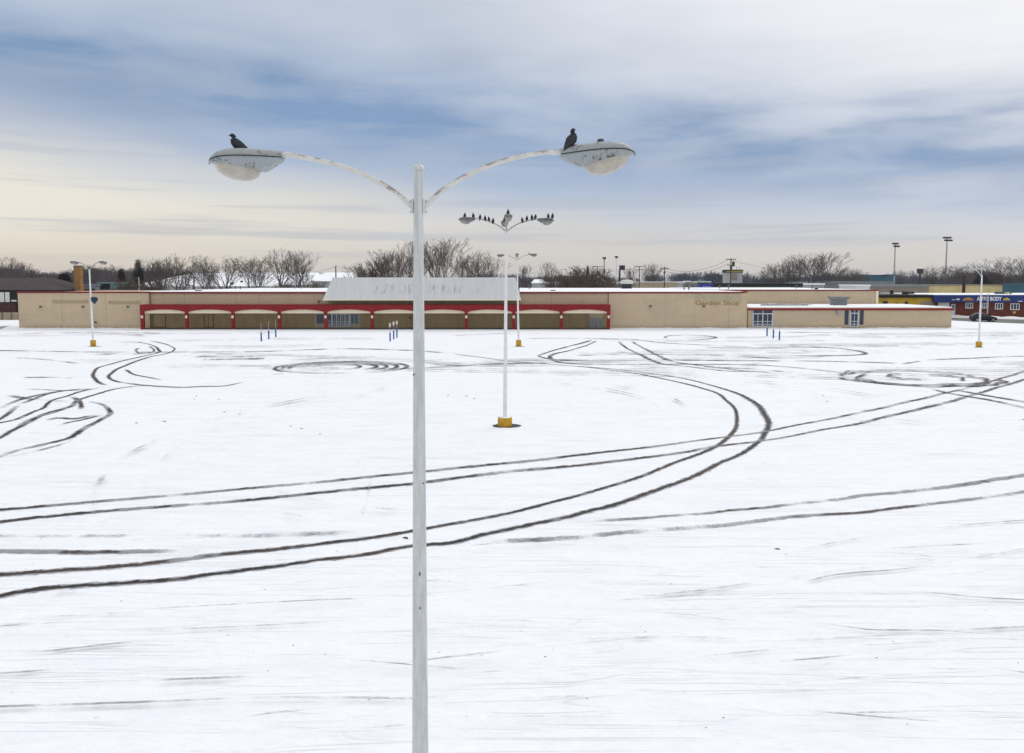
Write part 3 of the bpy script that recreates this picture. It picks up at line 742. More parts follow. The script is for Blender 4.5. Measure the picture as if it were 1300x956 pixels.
pigeon(P(304, 262, Y1)*0+Vector((P(302.5, 190, Y1).x, Y1, p1.z+.56+.044)), 188, 'dark pigeon facing left on the foreground lamp\'s left head', .94, -7)
pigeon(Vector((P(727.5, 190, Y1).x, Y1, p1.z+.56+.088)), 30, 'upright dark pigeon on the foreground lamp\'s right head', .95, -28)
ky = 1000/hb.y
LB = [(591, 70, 'pigeon at the far left tip of the second lamp\'s left head'), (601, 255, 'pigeon on the inner end of the second lamp\'s left head'), (610, 285, 'first pigeon along the second lamp\'s left arm, next to its head'),
      (616, 100, 'second pigeon from the head on the second lamp\'s left arm'), (620.5, 250, 'third pigeon from the head on the second lamp\'s left arm'), (626.3, 80, 'pigeon lowest on the second lamp\'s left arm, nearest the pole')]
for px, f_, lb in LB:
    dist = (642.8-px)/ky; pigeon(on_lamp(lamp2, hb, 183, dist, 1.47, .56), f_, lb, 1.02+.08*random.random(), -32)
RB = [(662.5, 110, 'pigeon lowest on the second lamp\'s right arm, nearest the pole'), (669, 285, 'second pigeon up from the pole on the second lamp\'s right arm'), (675, 95, 'third pigeon up from the pole on the second lamp\'s right arm'),
      (680, 60, 'pigeon on the second lamp\'s right arm beside the head'), (695.5, 250, 'left one of two pigeons on the second lamp\'s right head'), (701.5, 285, 'right one of two pigeons on the second lamp\'s right head')]
for px, f_, lb in RB:
    dist = (px-642.8)/ky; pigeon(on_lamp(lamp2, hb, 3, dist, 1.47, .56), f_, lb, 1.02+.08*random.random(), -32)
pigeon(on_lamp(lamp2, hb, 273, 1.75, 1.47, .56), 275, 'pigeon on top of the second lamp\'s head that points at the viewer', 1.15, -20)
pigeon(on_lamp(lamp2, hb, 273, 1.15, 1.47, .56), 110, 'pigeon on the second lamp\'s front arm behind its head', 1.05, -20)
pigeon(on_lamp(lamp2, hb, 93, 1.2, 1.47, .56), 30, 'pigeon on the second lamp\'s rear arm beside the pole top', 1.05, -20)
pigeon(on_lamp(lamp2, hb, 93, 2.0, 1.47, .56), 80, 'pigeon on the second lamp\'s rear head, low behind the pole', 1.0, -20)
h3 = P(656.5, 330, G(658.5, 439.5).y)
pigeon(on_lamp(lamp3, h3, 0, 1.3, 1.35, .56), 170, 'lone pigeon on the distant third lamp\'s right arm', 1.1, -10)

# ------------------------------------------------------------------ blue sign posts
def sign_post(px, pt, pb, lab, plate, grp):
    g = G(px, pb); top = P(px, pt, g.y).z; mid = P(px, pb-11, g.y).z
    r_ = empty('sign_post', g, lab, 'sign post', grp)
    MB().tube([(0, 0, -.05), (0, 0, mid*.98), (0, 0, mid)], [.085, .085, .07], 14).build('blue_sleeve', M['blue'], r_, smooth=True)
    MB().tube([(0, 0, mid-.1), (0, 0, top)], .026, 8).build('upright', M['steel'], r_)
    if plate: MB().box(-.10, .10, -.045, -.03, top-.42, top+.02).build('sign_plate', M[plate], r_)
for a in ((331.8, 409.5, 433.3, 'nearest and leftmost blue post of the trio left of the entrance', None),
          (341.3, 407.5, 430.6, 'middle blue post of the trio left of the entrance', None),
          (350.2, 405.5, 428, 'farthest and rightmost blue post of the trio left of the entrance', None)): sign_post(*a, 'blue posts left of the entrance')
for a in ((495.3, 410.5, 433.3, 'nearest blue post with pale plate, left of the foreground lamp pole', 'signpale'),
          (499.9, 408.5, 430.8, 'middle blue post with pale plate in the trio beside the foreground pole', 'signpale'),
          (504, 407.5, 428.8, 'farthest blue post with pale plate, right of its trio beside the foreground pole', 'signpale')): sign_post(*a, 'blue posts right of the entrance')
for a in ((973.7, 408, 427, 'left and farthest blue post outside the garden shop doors', None),
          (981.7, 408, 429.5, 'middle blue post outside the garden shop doors', None),
          (989.4, 409, 431.6, 'right and nearest blue post outside the garden shop doors', None)): sign_post(*a, 'blue posts by the garden shop')

# ------------------------------------------------------------------ store
YF = 115.0        # main facade
YA = 112.6        # arcade front
store = empty('store_building', (0, YF, 0), 'long low closed tan store with red arcade and pale metal canopy roof', 'store')
inv = Matrix.Translation((0, -YF, 0))
def sb(mb, name, m, parent=None, **k):
    """part of the store: vertices given in world coordinates"""
    mb.v = [(x_, y_-YF, z_) for x_, y_, z_ in mb.v]
    return mb.build(name, m, parent or store, **k)
def X(px, Y, row=400): return P(px, row, Y).x
def Z(row, Y): return P(650, row, Y).z
zt = Z(371.5, YF)
xa, xb, xc, xd = X(25, YF), X(191.5, YF), X(773.5, YF), X(948.5, YF)
# left wing with parapet, centre block, right block
wl = sb(MB().box(xa, xb, YF-.25, YF+26, 0, zt), 'wall', M['wall'])
wc = sb(MB().box(xb, X(948, YF), YF, YF+58, 0, zt-.05), 'wall', M['wall'])
x_r = X(1113.5, 131)
wr_ = sb(MB().box(X(948, YF)+.003, x_r, 131, 173, 0, Z(369, 131)), 'wall', M['wall'])
# projecting block of the right part (joint lines at 772 and 948)
sb(MB().box(X(772, YF), X(948.3, YF-.15), YF-.15, YF-.003, 0, zt-.05), 'wall_panel', M['wall'])
# roofs
sb(MB().box(xa+.3, xb-.1, YF+.2, YF+25, zt-.45, zt-.40), 'roof', M['snowroof'])
rc = sb(MB().box(xb-2.5, X(948, YF)-.05, YF+.12, YF+57.8, zt-.04, zt+.14), 'roof', M['snowroof'])
rr_ = sb(MB().box(X(948, YF)+.05, x_r-.1, 131.2, 172.8, Z(369, 131)+.003, Z(369, 131)+.16), 'roof', M['snowroof'])
# red coping
for x0, x1, y0, zz in ((xa-.06, xb, YF-.32, zt), (xb+.002, X(938, YF), YF-.22, zt-.05), ):
    sb(MB().box(x0, x1, y0, y0+.28, zz-.06, zz+.16), 'roof_trim', M['redtrim'])
sb(MB().add([(x_, y_, z_) for y_ in (YF-.22, YF+.06) for x_, z_ in ((X(938, YF)+.002, zt-.11), (X(948, YF), zt+.06), (X(948, YF), zt+.3), (X(938, YF)+.002, zt+.11))], [(0, 1, 2, 3), (7, 6, 5, 4), (0, 4, 5, 1), (1, 5, 6, 2), (2, 6, 7, 3), (3, 7, 4, 0)]), 'roof_trim', M['redtrim'])
zr = Z(369, 131)
sb(MB().box(X(948, YF)+.004, x_r+.1, 130.9, 131.15, zr-.04, zr+.17), 'roof_trim', M['redtrim'])
sb(MB().box(x_r-.35, x_r+.05, 130.86, 130.99, 0, zr-.05), 'downpipe', M['cream'])
# panel joints
js = MB()
for px in (191.5, 772.2): js.box(X(px, YF)-.04, X(px, YF)+.04, YF-.27 if px < 200 else YF-.165, YF-.05, 0, zt-.12)
for px in (80, 136, 235, 300, 330, 368, 399, 520, 700, 740): js.box(X(px, YF)-.012, X(px, YF)+.012, YF-.256 if px < 190 else YF-.006, YF-.001, 0.0, zt-.12)
for px in (845, 882, 925): js.box(X(px, YF)-.012, X(px, YF)+.012, YF-.156, YF-.14, 0, zt-.12)
sb(js, 'wall_joint', M['tandark'])
# garden wing
zg = Z(391.3, YF+.6); xg0, xg1 = X(949.5, YF+.6), X(1208.3, YF+.6)
YG = YF+.6
wg = sb(MB().box(xg0, xg1, YG, 130.85, 0, zg), 'garden_wing', M['wall'])
sb(MB().box(xg0+.05, xg1-.05, YG+.1, 130.8, zg+.003, zg+.20), 'snow_cover', M['snowroof'], wg)
sb(MB().box(xg0-.08, xg1+.08, YG-.16, YG+.05, zg-.30, zg+.02), 'red_fascia', M['red'], wg)
sb(MB().box(xg0-.10, xg1+.10, YG-.18, YG+.07, zg+.022, zg+.075), 'white_coping', M['cream'], wg)
# stacked pallets / skylight strip on the wing roof
mb = MB()
for k in range(9):
    x0 = X(966+k*6.6, 122); mb.box(x0, x0+.68, 121.6, 122.6, zg+.2, zg+.30)
sb(mb, 'roof_skylight', M['seam'], wg)
mb = MB()
rn = random.Random(5)
for k in range(11):
    x0 = X(968+k*5.7, 122); mb.box(x0, x0+.4+.3*rn.random(), 121.7, 122.5, zg+.303, zg+.38+.14*rn.random())
sb(mb, 'skylight_snow', mat('old_snow', (.60, .60, .60), .9, .1, 2), wg)
def unit(x0, x1, Y, zb, zt_, m, name, lid=None, flare=0, depth=2.0, parent=None):
    u_ = sb(MB().add([(X(x0, Y)-f_, y_, z_) if q == 0 else (X(x1, Y)+f_, y_, z_) for z_, f_ in ((zb, 0), (zt_, flare)) for y_ in (Y-f_, Y+depth+f_) for q in (0, 1)],
                     [(0, 2, 3, 1), (4, 5, 7, 6), (0, 1, 5, 4), (2, 6, 7, 3), (0, 4, 6, 2), (1, 3, 7, 5)]), name, M[m], parent)
    return u_
v1 = unit(1059.5, 1075, 123, zg+.19, zg+1.05, 'greyroof', 'roof_vent', parent=wg)
zz = zg+.9
hx0, hx1 = X(1060, 123), X(1075, 123)
sb(MB().add([(hx0+.1, 122.9, zz), (hx1-.1, 122.9, zz), (hx1-.1, 125.1, zz), (hx0+.1, 125.1, zz), (hx0-.35, 122.4, zz+.65), (hx1+.35, 122.4, zz+.65), (hx1+.35, 125.6, zz+.65), (hx0-.35, 125.6, zz+.65)],
            [(3, 2, 1, 0), (4, 5, 6, 7), (0, 1, 5, 4), (1, 2, 6, 5), (2, 3, 7, 6), (3, 0, 4, 7)]), 'vent_hood', mat('dull_galvanised_hood', (.20, .21, .19), .6, .3, 3), wg)
# rooftop equipment on the main roof
zmr = zt+.14
v2 = unit(790, 801.5, 158, zmr, zmr+.9, 'dark', 'roof_fan')
fy = 158
sb(MB().lathe([(.9, 0), (1.35, .1), (1.15, .75), (.2, .9)], 20, ((X(796, fy)), fy+.9, zmr+.903)), 'fan_hood', M['signpale'])
for px, yy, w_, h_ in ((252, 122, .9, .12), (702, 124, .8, .14), (1036, 136, .5, .22)):
    sb(MB().box(X(px, yy)-w_/2, X(px, yy)+w_/2, yy, yy+.5, (zmr if px < 1000 else zr+.16), (zmr if px < 1000 else zr+.16)+h_), 'roof_drain_box', M['dark'])
for px, yy in ((246, 150), (300, 152), (306, 150), (375, 160), (383, 160), (672, 150), (874, 135), (868, 138), (924, 140), (913, 150), (1010, 150), (1030, 140)):
    b0 = zmr if px < 948 else zr+.16; h_ = .35+.35*random.random()
    mb = MB().tube([(X(px, yy), yy, b0-.05), (X(px, yy), yy, b0+h_)], .11, 10); mb.lathe([(.2, 0), (.2, .12), (.05, .2)], 12, (X(px, yy), yy, b0+h_))
    sb(mb, 'roof_vent', M['seam'])
# pale standing-seam canopy roof
YM, YT = YA+.1, YF+.35
zb0, zt0 = Z(380.3, YM), Z(352.3, YT)
mx0, mx1, nx0, nx1 = X(410.5, YM), X(661.3, YM), X(423.5, YT), X(654.3, YT)
ms = MB().add([(mx0, YM, zb0), (mx1, YM, zb0), (nx1, YT, zt0), (nx0, YT, zt0), (mx0, YF+2.9, zb0), (mx1, YF+2.9, zb0), (nx1, YT+1.2, zt0), (nx0, YT+1.2, zt0)],
              [(0, 1, 2, 3), (4, 7, 6, 5), (0, 3, 7, 4), (1, 5, 6, 2), (3, 2, 6, 7)])
nr = 70
for k in range(nr+1):
    q = k/nr; a = Vector((mx0+(mx1-mx0)*q, YM, zb0)); b_ = Vector((nx0+(nx1-nx0)*q, YT, zt0)); s_ = .02
    n_ = Vector((0, -(zt0-zb0), (YT-YM))).normalized()*.045
    ms.add([a+Vector((-s_, 0, 0)), a+Vector((s_, 0, 0)), b_+Vector((s_, 0, 0)), b_+Vector((-s_, 0, 0)), a+Vector((-s_, 0, 0))+n_, a+Vector((s_, 0, 0))+n_, b_+Vector((s_, 0, 0))+n_, b_+Vector((-s_, 0, 0))+n_],
           [(4, 5, 6, 7), (0, 4, 7, 3), (1, 2, 6, 5), (0, 1, 5, 4), (2, 3, 7, 6)])
mans = sb(ms, 'canopy_roof', M['mansard'])
sb(MB().box(mx0-.03, mx1+.03, YM-.06, YM-.002, zb0-.13, zb0+.03), 'eave_trim', M['cream'], mans)
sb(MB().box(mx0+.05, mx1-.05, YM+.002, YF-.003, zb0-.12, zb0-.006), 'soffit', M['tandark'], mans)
sb(MB().box(X(655, YT), X(659.5, YT), YT+.3, YT+1.8, zt-.03, zt0-1.1), 'canopy_end', M['dark'], mans)
# arcade
za_top, za_sp, za_cr = Z(387.1, YA), Z(396.8, YA), Z(393.0, YA)
cols = [177.8, 236.5, 295.2, 354.2, 413.2, 472.3, 531.5, 592, 652.2, 712.6, 773.2]
cx = [X(p, YA) for p in cols]; cx[0] += .28; cx[-1] -= .05
beam = []
bm_ = MB()
for a, b_ in zip(cx, cx[1:]):
    n_ = 14; bot = []
    for k in range(n_+1):
        q = k/n_; s_ = min(1, math.sin(math.pi*q)**.62 if 0 < q < 1 else 0)
        bot.append((a+(b_-a)*q, za_sp+(za_cr-za_sp)*s_))
    for k in range(n_):
        (xx0, zz0), (xx1, zz1) = bot[k], bot[k+1]
        bm_.add([(xx0, YA, zz0), (xx1, YA, zz1), (xx1, YA, za_top), (xx0, YA, za_top), (xx0, YA+.22, zz0), (xx1, YA+.22, zz1), (xx1, YA+.22, za_top), (xx0, YA+.22, za_top)], [(0, 1, 2, 3), (7, 6, 5, 4), (0, 4, 5, 1), (3, 2, 6, 7)])
bm_.box(cx[0]-.30, cx[0], YA, YA+.22, za_sp-.1, za_top); bm_.box(cx[-1], cx[-1]+.25, YA, YA+.22, za_sp-.1, za_top)
ar = sb(bm_, 'arcade_beam', M['red'])
sb(MB().box(cx[0]-.2, cx[-1]+.15, YA+.225, YA+.33, Z(397.8, YA+.3), za_top-.35), 'arcade_fascia', M['cream'])
ar2 = sb(MB().box(cx[0]-.25, cx[-1]+.2, YA+.4, YF-.27, za_top-.32, za_top-.14), 'arcade_roof', M['soffit'])
sb(MB().box(cx[0]-.32, cx[-1]+.27, YA-.03, YF-.25, za_top+.003, za_top+.04), 'arcade_roof', M['red'])
for i, x_ in enumerate(cx):
    w_ = .27 if i == 0 else .225
    c_ = sb(MB().box(x_-w_, x_+w_, YA-.03, YA+.35, 0, za_sp+.05), 'column', M['red'], bevel=.03)
    sb(MB().box(x_-.16, x_+.16, YA-.09, YA-.032, Z(404, YA), Z(400.6, YA)), 'light_box', M['lampbox'], c_, bevel=.02)
# shade of the arcade recess, built as darker brown panels on the wall
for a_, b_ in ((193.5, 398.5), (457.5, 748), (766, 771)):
    sb(MB().box(X(a_, YF), X(b_, YF), YF-.045, YF-.012, .12, za_top-.36), 'recess_shade_panel', M['boards'])
# base kerb along the arcade
sb(MB().box(cx[0]-.3, cx[-1]+.3, YA+.1, YF-.26, 0.0, .10), 'walkway', M['walk'])
rn = random.Random(8)
for x0_, x1_, yy_ in ((xa-.3, cx[0]-.35, YF-.25), (cx[-1]+.3, xg0-.1, YF-.15), (xg0, X(1070, YG), YG), (X(1098, YG), xg1+.3, YG)):
    rr = []; x_ = x0_
    while x_ < x1_:
        hg = .05+.09*abs(math.sin(x_*.6))*rn.random()+.03*rn.random(); wd = .35+.35*rn.random()
        rr.append([(x_, yy_+.01, -.02), (x_, yy_+.01, hg), (x_, yy_-wd*.4, hg*.6), (x_, yy_-wd, -.01)]); x_ += .35
    tag(MB().rings(rr).build('snow_drift', M['snowroof'], smooth=True), kind='structure')
# doors and windows
def door(name, px0, px1, r0, r1, Y, leaves, frame='doorwhite', pane='glassdark', rail=True, transom=None, parent=None, fw=.07, cat=None):
    x0, x1 = X(px0, Y), X(px1, Y); z0, z1 = max(0.12, Z(r1, Y)), Z(r0, Y)
    base = sb(MB().box(x0, x1, Y-.05, Y+.02, z0, z1), name, M[pane], parent)
    f_ = MB(); f_.box(x0-fw, x0, Y-.10, Y+.02, z0, z1+fw); f_.box(x1, x1+fw, Y-.10, Y+.02, z0, z1+fw); f_.box(x0, x1, Y-.10, Y+.02, z1, z1+fw)
    f_.box(x0, x1, Y-.095, Y-.052, z0, z0+.12)
    zd = z1
    if transom: zd = Z(transom, Y); f_.box(x0, x1, Y-.098, Y-.052, zd, zd+.13); f_.box((x0+x1)/2-.04, (x0+x1)/2+.04, Y-.096, Y-.052, zd+.13, z1)
    for k in range(leaves+1):
        xx = x0+(x1-x0)*k/leaves; h_ = .035 if k % 2 else .07
        f_.box(max(x0, xx-h_), min(x1, xx+h_), Y-.097, Y-.052, z0+.12, zd)
    if rail:
        for zz_ in (.38, .16): f_.box(x0, x1, Y-.094, Y-.053, z0+(zd-z0)*zz_+.02, z0+(zd-z0)*zz_+.10)
    sb(f_, 'frame', M[frame], base)
    return base
door('window', 401.2, 411.4, 399.2, 411.8, YF, 1, 'steel', 'glassdark', rail=False)
door('door', 415.6, 420.6, 399.2, 414, YF-.01, 1)
door('entrance_door', 422.2, 443.2, 399.4, 415, YF-.02, 8, fw=.14)
door('window', 445.3, 455.2, 399.4, 411.8, YF, 2, 'steel', 'glassblue', rail=False)
door('service_door', 749.5, 755.2, 404.5, 416, YF-.15, 1, 'steel', 'doorgrey', rail=False)
door('service_door', 758.3, 764.2, 404.5, 416, YF-.15, 1, 'steel', 'doorgrey', rail=False)
door('service_door', 259, 270.5, 400, 416, YF-.02, 2, 'tandark', 'boards', rail=False, fw=.05)  # 'boards' is the recess shade brown
door('service_door', 194, 210, 399.5, 416, YF-.02, 1, 'tandark', 'boards', rail=False, fw=.05)  # 'boards' is the recess shade brown
door('garden_door', 956, 980.5, 393.9, 414.6, YG, 4, transom=398.8, parent=wg, fw=.08)
door('entrance_door', 1079.8, 1089.2, 393.9, 414.8, YG-.01, 2, transom=398.2, parent=wg, fw=.09)
for a, b_ in ((1072.3, 1077.2), (1091.6, 1096.4)): sb(MB().box(X(a, YG), X(b_, YG), YG-.04, YG+.01, Z(412.2, YG), Z(393.6, YG)), 'window', M['glassdark'], wg)
sb(MB().box(X(1061.5, YG), X(1066, YG), YG-.35, YG-.02, Z(398.6, YG), Z(394.3, YG)).box(X(1062, YG), X(1063, YG), YG-.3, YG, Z(394.6, YG), Z(393.5, YG)), 'wall_light', M['steel'], wg)
for px, row, yy in ((52.3, 389.3, YF-.25), (106.3, 389.1, YF-.25), (163, 389.2, YF-.25), (825.5, 388.5, YF-.15), (893.2, 388.6, YF-.15), (405.3, 382.3, YF), (122, 408.8, YF-.25), (521, 403, YF)):
    p = P(px, row, yy)
    mb = MB(); mb.tube([(p.x, yy+.01, p.z+.02), (p.x, yy-.22, p.z+.05)], .05, 8); mb.tube([(p.x, yy-.22, p.z+.12), (p.x, yy-.26, p.z-.14)], [.09, .20], 12)
    sb(mb, 'wall_lamp', M['fixture'])
# what is left of the signs
sb(MB().box(X(881, YF-.15), X(941, YF-.15), YF-.158, YF-.151, Z(383, YF-.15), Z(373.5, YF-.15)), 'repainted_patch', M['ghost3'])
text('Garden Shop', 'sign_letter_shadows', M['ghost'], store, (X(882.5, YF-.16), -.162, Z(387.2, YF-.16)), .88, .003, .022, width=X(938.5, YF)-X(882.5, YF))
def smudges(px0, px1, ra, rb):
    mb = MB(); xx = px0; rn = random.Random(int(px0))
    while xx < px1:
        w_ = rn.uniform(1.2, 2.4); mb.box(X(xx, YF-.25), X(min(px1, xx+w_*.9), YF-.25), YF-.2565, YF-.2515, Z(rb-rn.random()*.5, YF), Z(ra+rn.random()*1.2, YF)); xx += w_
    sb(mb, 'sign_ghost', M['ghost2'])
smudges(67, 113, 380.2, 385.5); smudges(138, 179, 381.3, 386.6)
mb = MB()
rnx = random.Random(2)
for k in range(40):
    px = rnx.uniform(232, 262); mb.v and None
# vertical stains under the arcade end etc. left to the wall paint

# ------------------------------------------------------------------ buildings behind
def bl(px0, px1, rt, rb, Y, depth=12):
    return X(px0, Y), X(px1, Y), (max(0, Z(rb, Y)) if rb else 0), Z(rt, Y)
def box_building(name, label, cat, px0, px1, rt, Y, depth, wallm, roofm='snowroof', roof_h=.25, over=.2):
    x0, x1 = X(px0, Y), X(px1, Y); zt_ = Z(rt, Y)
    r_ = empty(name, ((x0+x1)/2, Y, 0), label, cat)
    W_ = (x1-x0)/2
    MB().box(-W_, W_, 0, depth, 0, zt_-roof_h).build('wall', M[wallm], r_)
    MB().box(-W_-over, W_+over, -over, depth+over, zt_-roof_h+.003, zt_).build('roof', M[roofm], r_)
    return r_, W_, zt_
def lx(r_, px, Y): return X(px, Y)-r_.location.x
def part_box(r_, name, px0, px1, ra, rb, Y, m, out=.06, parent=None, thick=None):
    x0, x1 = lx(r_, px0, Y), lx(r_, px1, Y)
    return MB().box(x0, x1, -out, thick or .01, max(0, Z(rb, Y)), Z(ra, Y)).build(name, M[m], parent or r_)
def window(r_, px0, px1, ra, rb, Y, fr='white', gl='glassdark', bars=1):
    x0, x1 = lx(r_, px0, Y), lx(r_, px1, Y); z0, z1 = Z(rb, Y), Z(ra, Y); f = .12
    m_ = MB(); m_.box(x0, x1, -.09, .01, z0, z0+f); m_.box(x0, x1, -.09, .01, z1-f, z1); m_.box(x0, x0+f, -.09, .01, z0+f, z1-f); m_.box(x1-f, x1, -.09, .01, z0+f, z1-f)
    for k in range(bars): xx = x0+(x1-x0)*(k+1)/(bars+1); m_.box(xx-.05, xx+.05, -.085, .01, z0+f, z1-f)
    w_ = m_.build('window', M[fr], r_)
    MB().box(x0+f, x1-f, -.04, .009, z0+f, z1-f).build('pane', M[gl], w_)
    return w_
# auto body shop
YB = 150
ab, W_, zt_ = box_building('auto_body_shop', 'red brick shop with deep blue sign band reading AUTO BODY', 'shop', 1186.5, 1420, 374.2, YB, 22, 'brick', 'snowroof', .18)
mb = MB().box(lx(ab, 1184.8, YB-.6), W_+.3, -.6, -.02, Z(383.6, YB), Z(374.6, YB))
fas = mb.build('sign_band', M['bluefascia'], ab)
ty = -.63
s0 = text('AUTO BODY', 'sign_lettering', M['signwhite'], fas, (lx(ab, 1237, YB), ty, Z(381.4, YB)), .98, .02, .03, width=X(1268.5, YB)-X(1237, YB))
def emblem(px0, px1, red):
    a, b_ = lx(ab, px0, YB), lx(ab, px1, YB); z0 = Z(381.2, YB); z1 = Z(377.8, YB)
    poly = [(a+(b_-a)*k/12, z0+(z1-z0)*math.sin(math.pi*k/12)**.7 if 0 < k < 12 else z0) for k in range(13)]
    e_ = MB().prism(poly, -.64, -.603).build('sign_emblem', M['gold'], fas)
    if red: MB().box(a+.5, b_-.1, -.655, -.642, z0+.12, z0+.28).build('sign_script', M['signred'], fas)
emblem(1218.5, 1233.5, True); emblem(1269.5, 1279, False)
for a, b_, r0_, r1_ in ((1205.5, 1209.5, 380.1, 380.9), (1211, 1215, 379, 380.8), (1289, 1294.5, 382, 382.8)):
    part_box(ab, 'sign_script', a, b_, r0_, r1_, YB, 'signwhite', .63, fas, -.603)
for a in ((1225, 1234.5, 384.3, 391.5), (1246, 1254, 384.5, 391.5), (1262.5, 1272.5, 384.8, 392.7), (1282, 1293.5, 385.2, 393.5), (1307, 1318, 386, 394)): window(ab, *a, YB, 'white', 'glassdark', 2)
gd = part_box(ab, 'garage_door', 1190.5, 1204.5, 384, 402.5, YB, 'signpale')
dr_ = part_box(ab, 'door', 1207, 1212, 386.2, 402.5, YB, 'doorwhite'); MB().box(lx(ab, 1208, YB), lx(ab, 1211, YB), -.075, -.062, Z(394, YB), Z(387.5, YB)).build('pane', M['glassdark'], dr_)
part_box(ab, 'door', 1247, 1253, 393, 402.5, YB, 'brick', .03)
for a, b_, m_ in ((1285.6, 1287.6, 'gold'), (1288, 1289.2, 'gold')): part_box(ab, 'wall_sign', a, b_, 395.4, 398.2, YB, m_, .05)
for a, b_, ra, m_ in ((1265, 1273, 370.6, 'bluegreen'), (1274.5, 1277, 371.5, 'ywall'), (1278.5, 1281, 371, 'signpale'), (1280.5, 1283, 369.5, 'greenstripe')):
    xx0, xx1 = lx(ab, a, YB+8), lx(ab, b_, YB+8); MB().box(xx0, xx1, 8, 9, zt_-.01, Z(ra, YB+8)).build('roof_unit', M[m_], ab)
# yellow shop
YY = 150.3
yb, W_, zt_ = box_building('yellow_shop', 'low yellow painted workshop left of the auto body shop', 'workshop', 1104, 1186.2, 374.4, YY, 18, 'ywall', 'blackwall', .5, .3)
part_box(yb, 'garage_door', 1168, 1183, 382.5, 401, YY, 'fence')
for a in ((1120, 1126.5, 382, 388), (1136, 1139.5, 384.5, 388), (1148, 1152, 382.5, 388)): window(yb, *a, YY, 'tandark', 'blackwall', 0)
for px, rt_, w_ in ((1132.5, 368.5, .25), (1147.5, 370, .18), (1155, 370.4, 1.5)):
    MB().box(lx(yb, px, YY+5)-w_/2, lx(yb, px, YY+5)+w_/2, 5, 6, zt_-.02, Z(rt_, YY+5)).build('roof_vent', M['dark'], yb)
MB().box(lx(yb, 1168, YY), lx(yb, 1180, YY), 1, 9, zt_+.004, zt_+.12).build('roof_snow', M['snowroof'], yb)
# smoke stack
r_ = empty('smoke_stack', (X(1222, 172), 172, 0), 'dark rusty smoke stack rising behind the blue sign band', 'chimney')
MB().tube([(0, 0, 0), (0, 0, Z(349, 172))], .34, 14).build('stack', mat('rusty_stack', (.035, .012, .01), .8, .3), r_); MB().lathe([(.36, -.3), (.42, -.28), (.42, 0), (.34, .02)], 14, (0, 0, Z(349, 172))).build('rim', M['dark'], r_)
# tan block hall and yellow boarded wall behind
box_building('block_hall', 'long tan flat-roofed hall behind the yellow workshop', 'hall', 1101, 1178, 361.8, 205, 18, 'tanfar', 'greyroof', .5)
r_, W_, zt_ = box_building('boarded_building', 'yellowish boarded wall building behind the auto body shop', 'building', 1174.5, 1284.8, 361.5, 215, 14, 'yscreen', 'tanfar', .25)
for k in range(9): MB().box(-W_+2*W_*(k+.5)/9-.06, -W_+2*W_*(k+.5)/9+.06, -.08, .0, 0, zt_-.3).build('batten', M['yscreen'], r_)
box_building('grey_depot', 'plain grey-tan building at the right edge of the skyline', 'building', 1285.4, 1330, 361.5, 212, 12, 'tanfar', 'greyroof', .3)
r_, _, _ = box_building('teal_shed', 'small teal shed at the right edge behind the auto body shop', 'shed', 1297, 1318, 360.5, 190, 8, 'bluegreen', 'bluegreen', .3)
box_building('grey_roofed_hall', 'wide grey flat-roofed hall beyond the garden shop roof', 'hall', 1042, 1134, 357.3, 240, 30, 'greyroof', 'greyroof', .8)
box_building('white_wing', 'low pale building beside the grey-roofed hall', 'building', 1018, 1045, 359.5, 225, 14, 'housewall', 'snowroof', .5)
box_building('pale_workshop', 'pale low workshop at the end of the long dark building', 'workshop', 1085, 1103, 361.5, 200, 10, 'signpale', 'snowroof', .3)
lb_, W_, zt_ = box_building('long_warehouse', 'long dark-roofed warehouse with green stripe beyond the garden shop roof', 'warehouse', 905, 1017, 359.6, 192, 22, 'tanfar', 'blackwall', .8)
MB().box(-W_, W_, -.27, -.23, zt_-1.25, zt_-.85).build('stripe', M['greenstripe'], lb_)
for px in (948, 986, 1002): window(lb_, px, px+6, 363.6, 366.5, 192, 'tandark', 'blackwall', 1)
# long white/grey lot wall with trailers in the middle distance
box_building('concrete_wall_shed', 'low pale concrete shed left of the long warehouse', 'shed', 782, 868, 357.5, 270, 10, 'fence', 'signpale', .3)
box_building('storage_shed', 'grey storage shed on the skyline left of the rooftop fan', 'shed', 690, 708, 357.8, 230, 10, 'housewall', 'snowroof', .8)
# blue trailer
tr_ = empty('trailer', (X(888, 186), 186, 0), 'deep blue box trailer parked beyond the store roof', 'trailer')
tw = (X(903.5, 186)-X(886.5, 186))
MB().box(0, tw, 0, 2.5, Z(366.8, 186), Z(360.8, 186)).build('box', M['bluepanel'], tr_, bevel=.05)
MB().box(.3, tw-.3, .3, 2.2, .6, Z(366.8, 186)-.01).build('chassis', M['dark'], tr_)
for a in (.8, 2.0):
    for b_ in (.05, 2.2): MB().tube([(a, b_, .5), (a, b_+.25, .5)], .5, 16).build('wheel', M['tyre'], tr_)
MB().box(.5, tw-.6, -.015, -.002, Z(364.2, 186), Z(363.2, 186)).build('stripe', mat('pale_blue_stripe', (.25, .26, .55), .5), tr_)
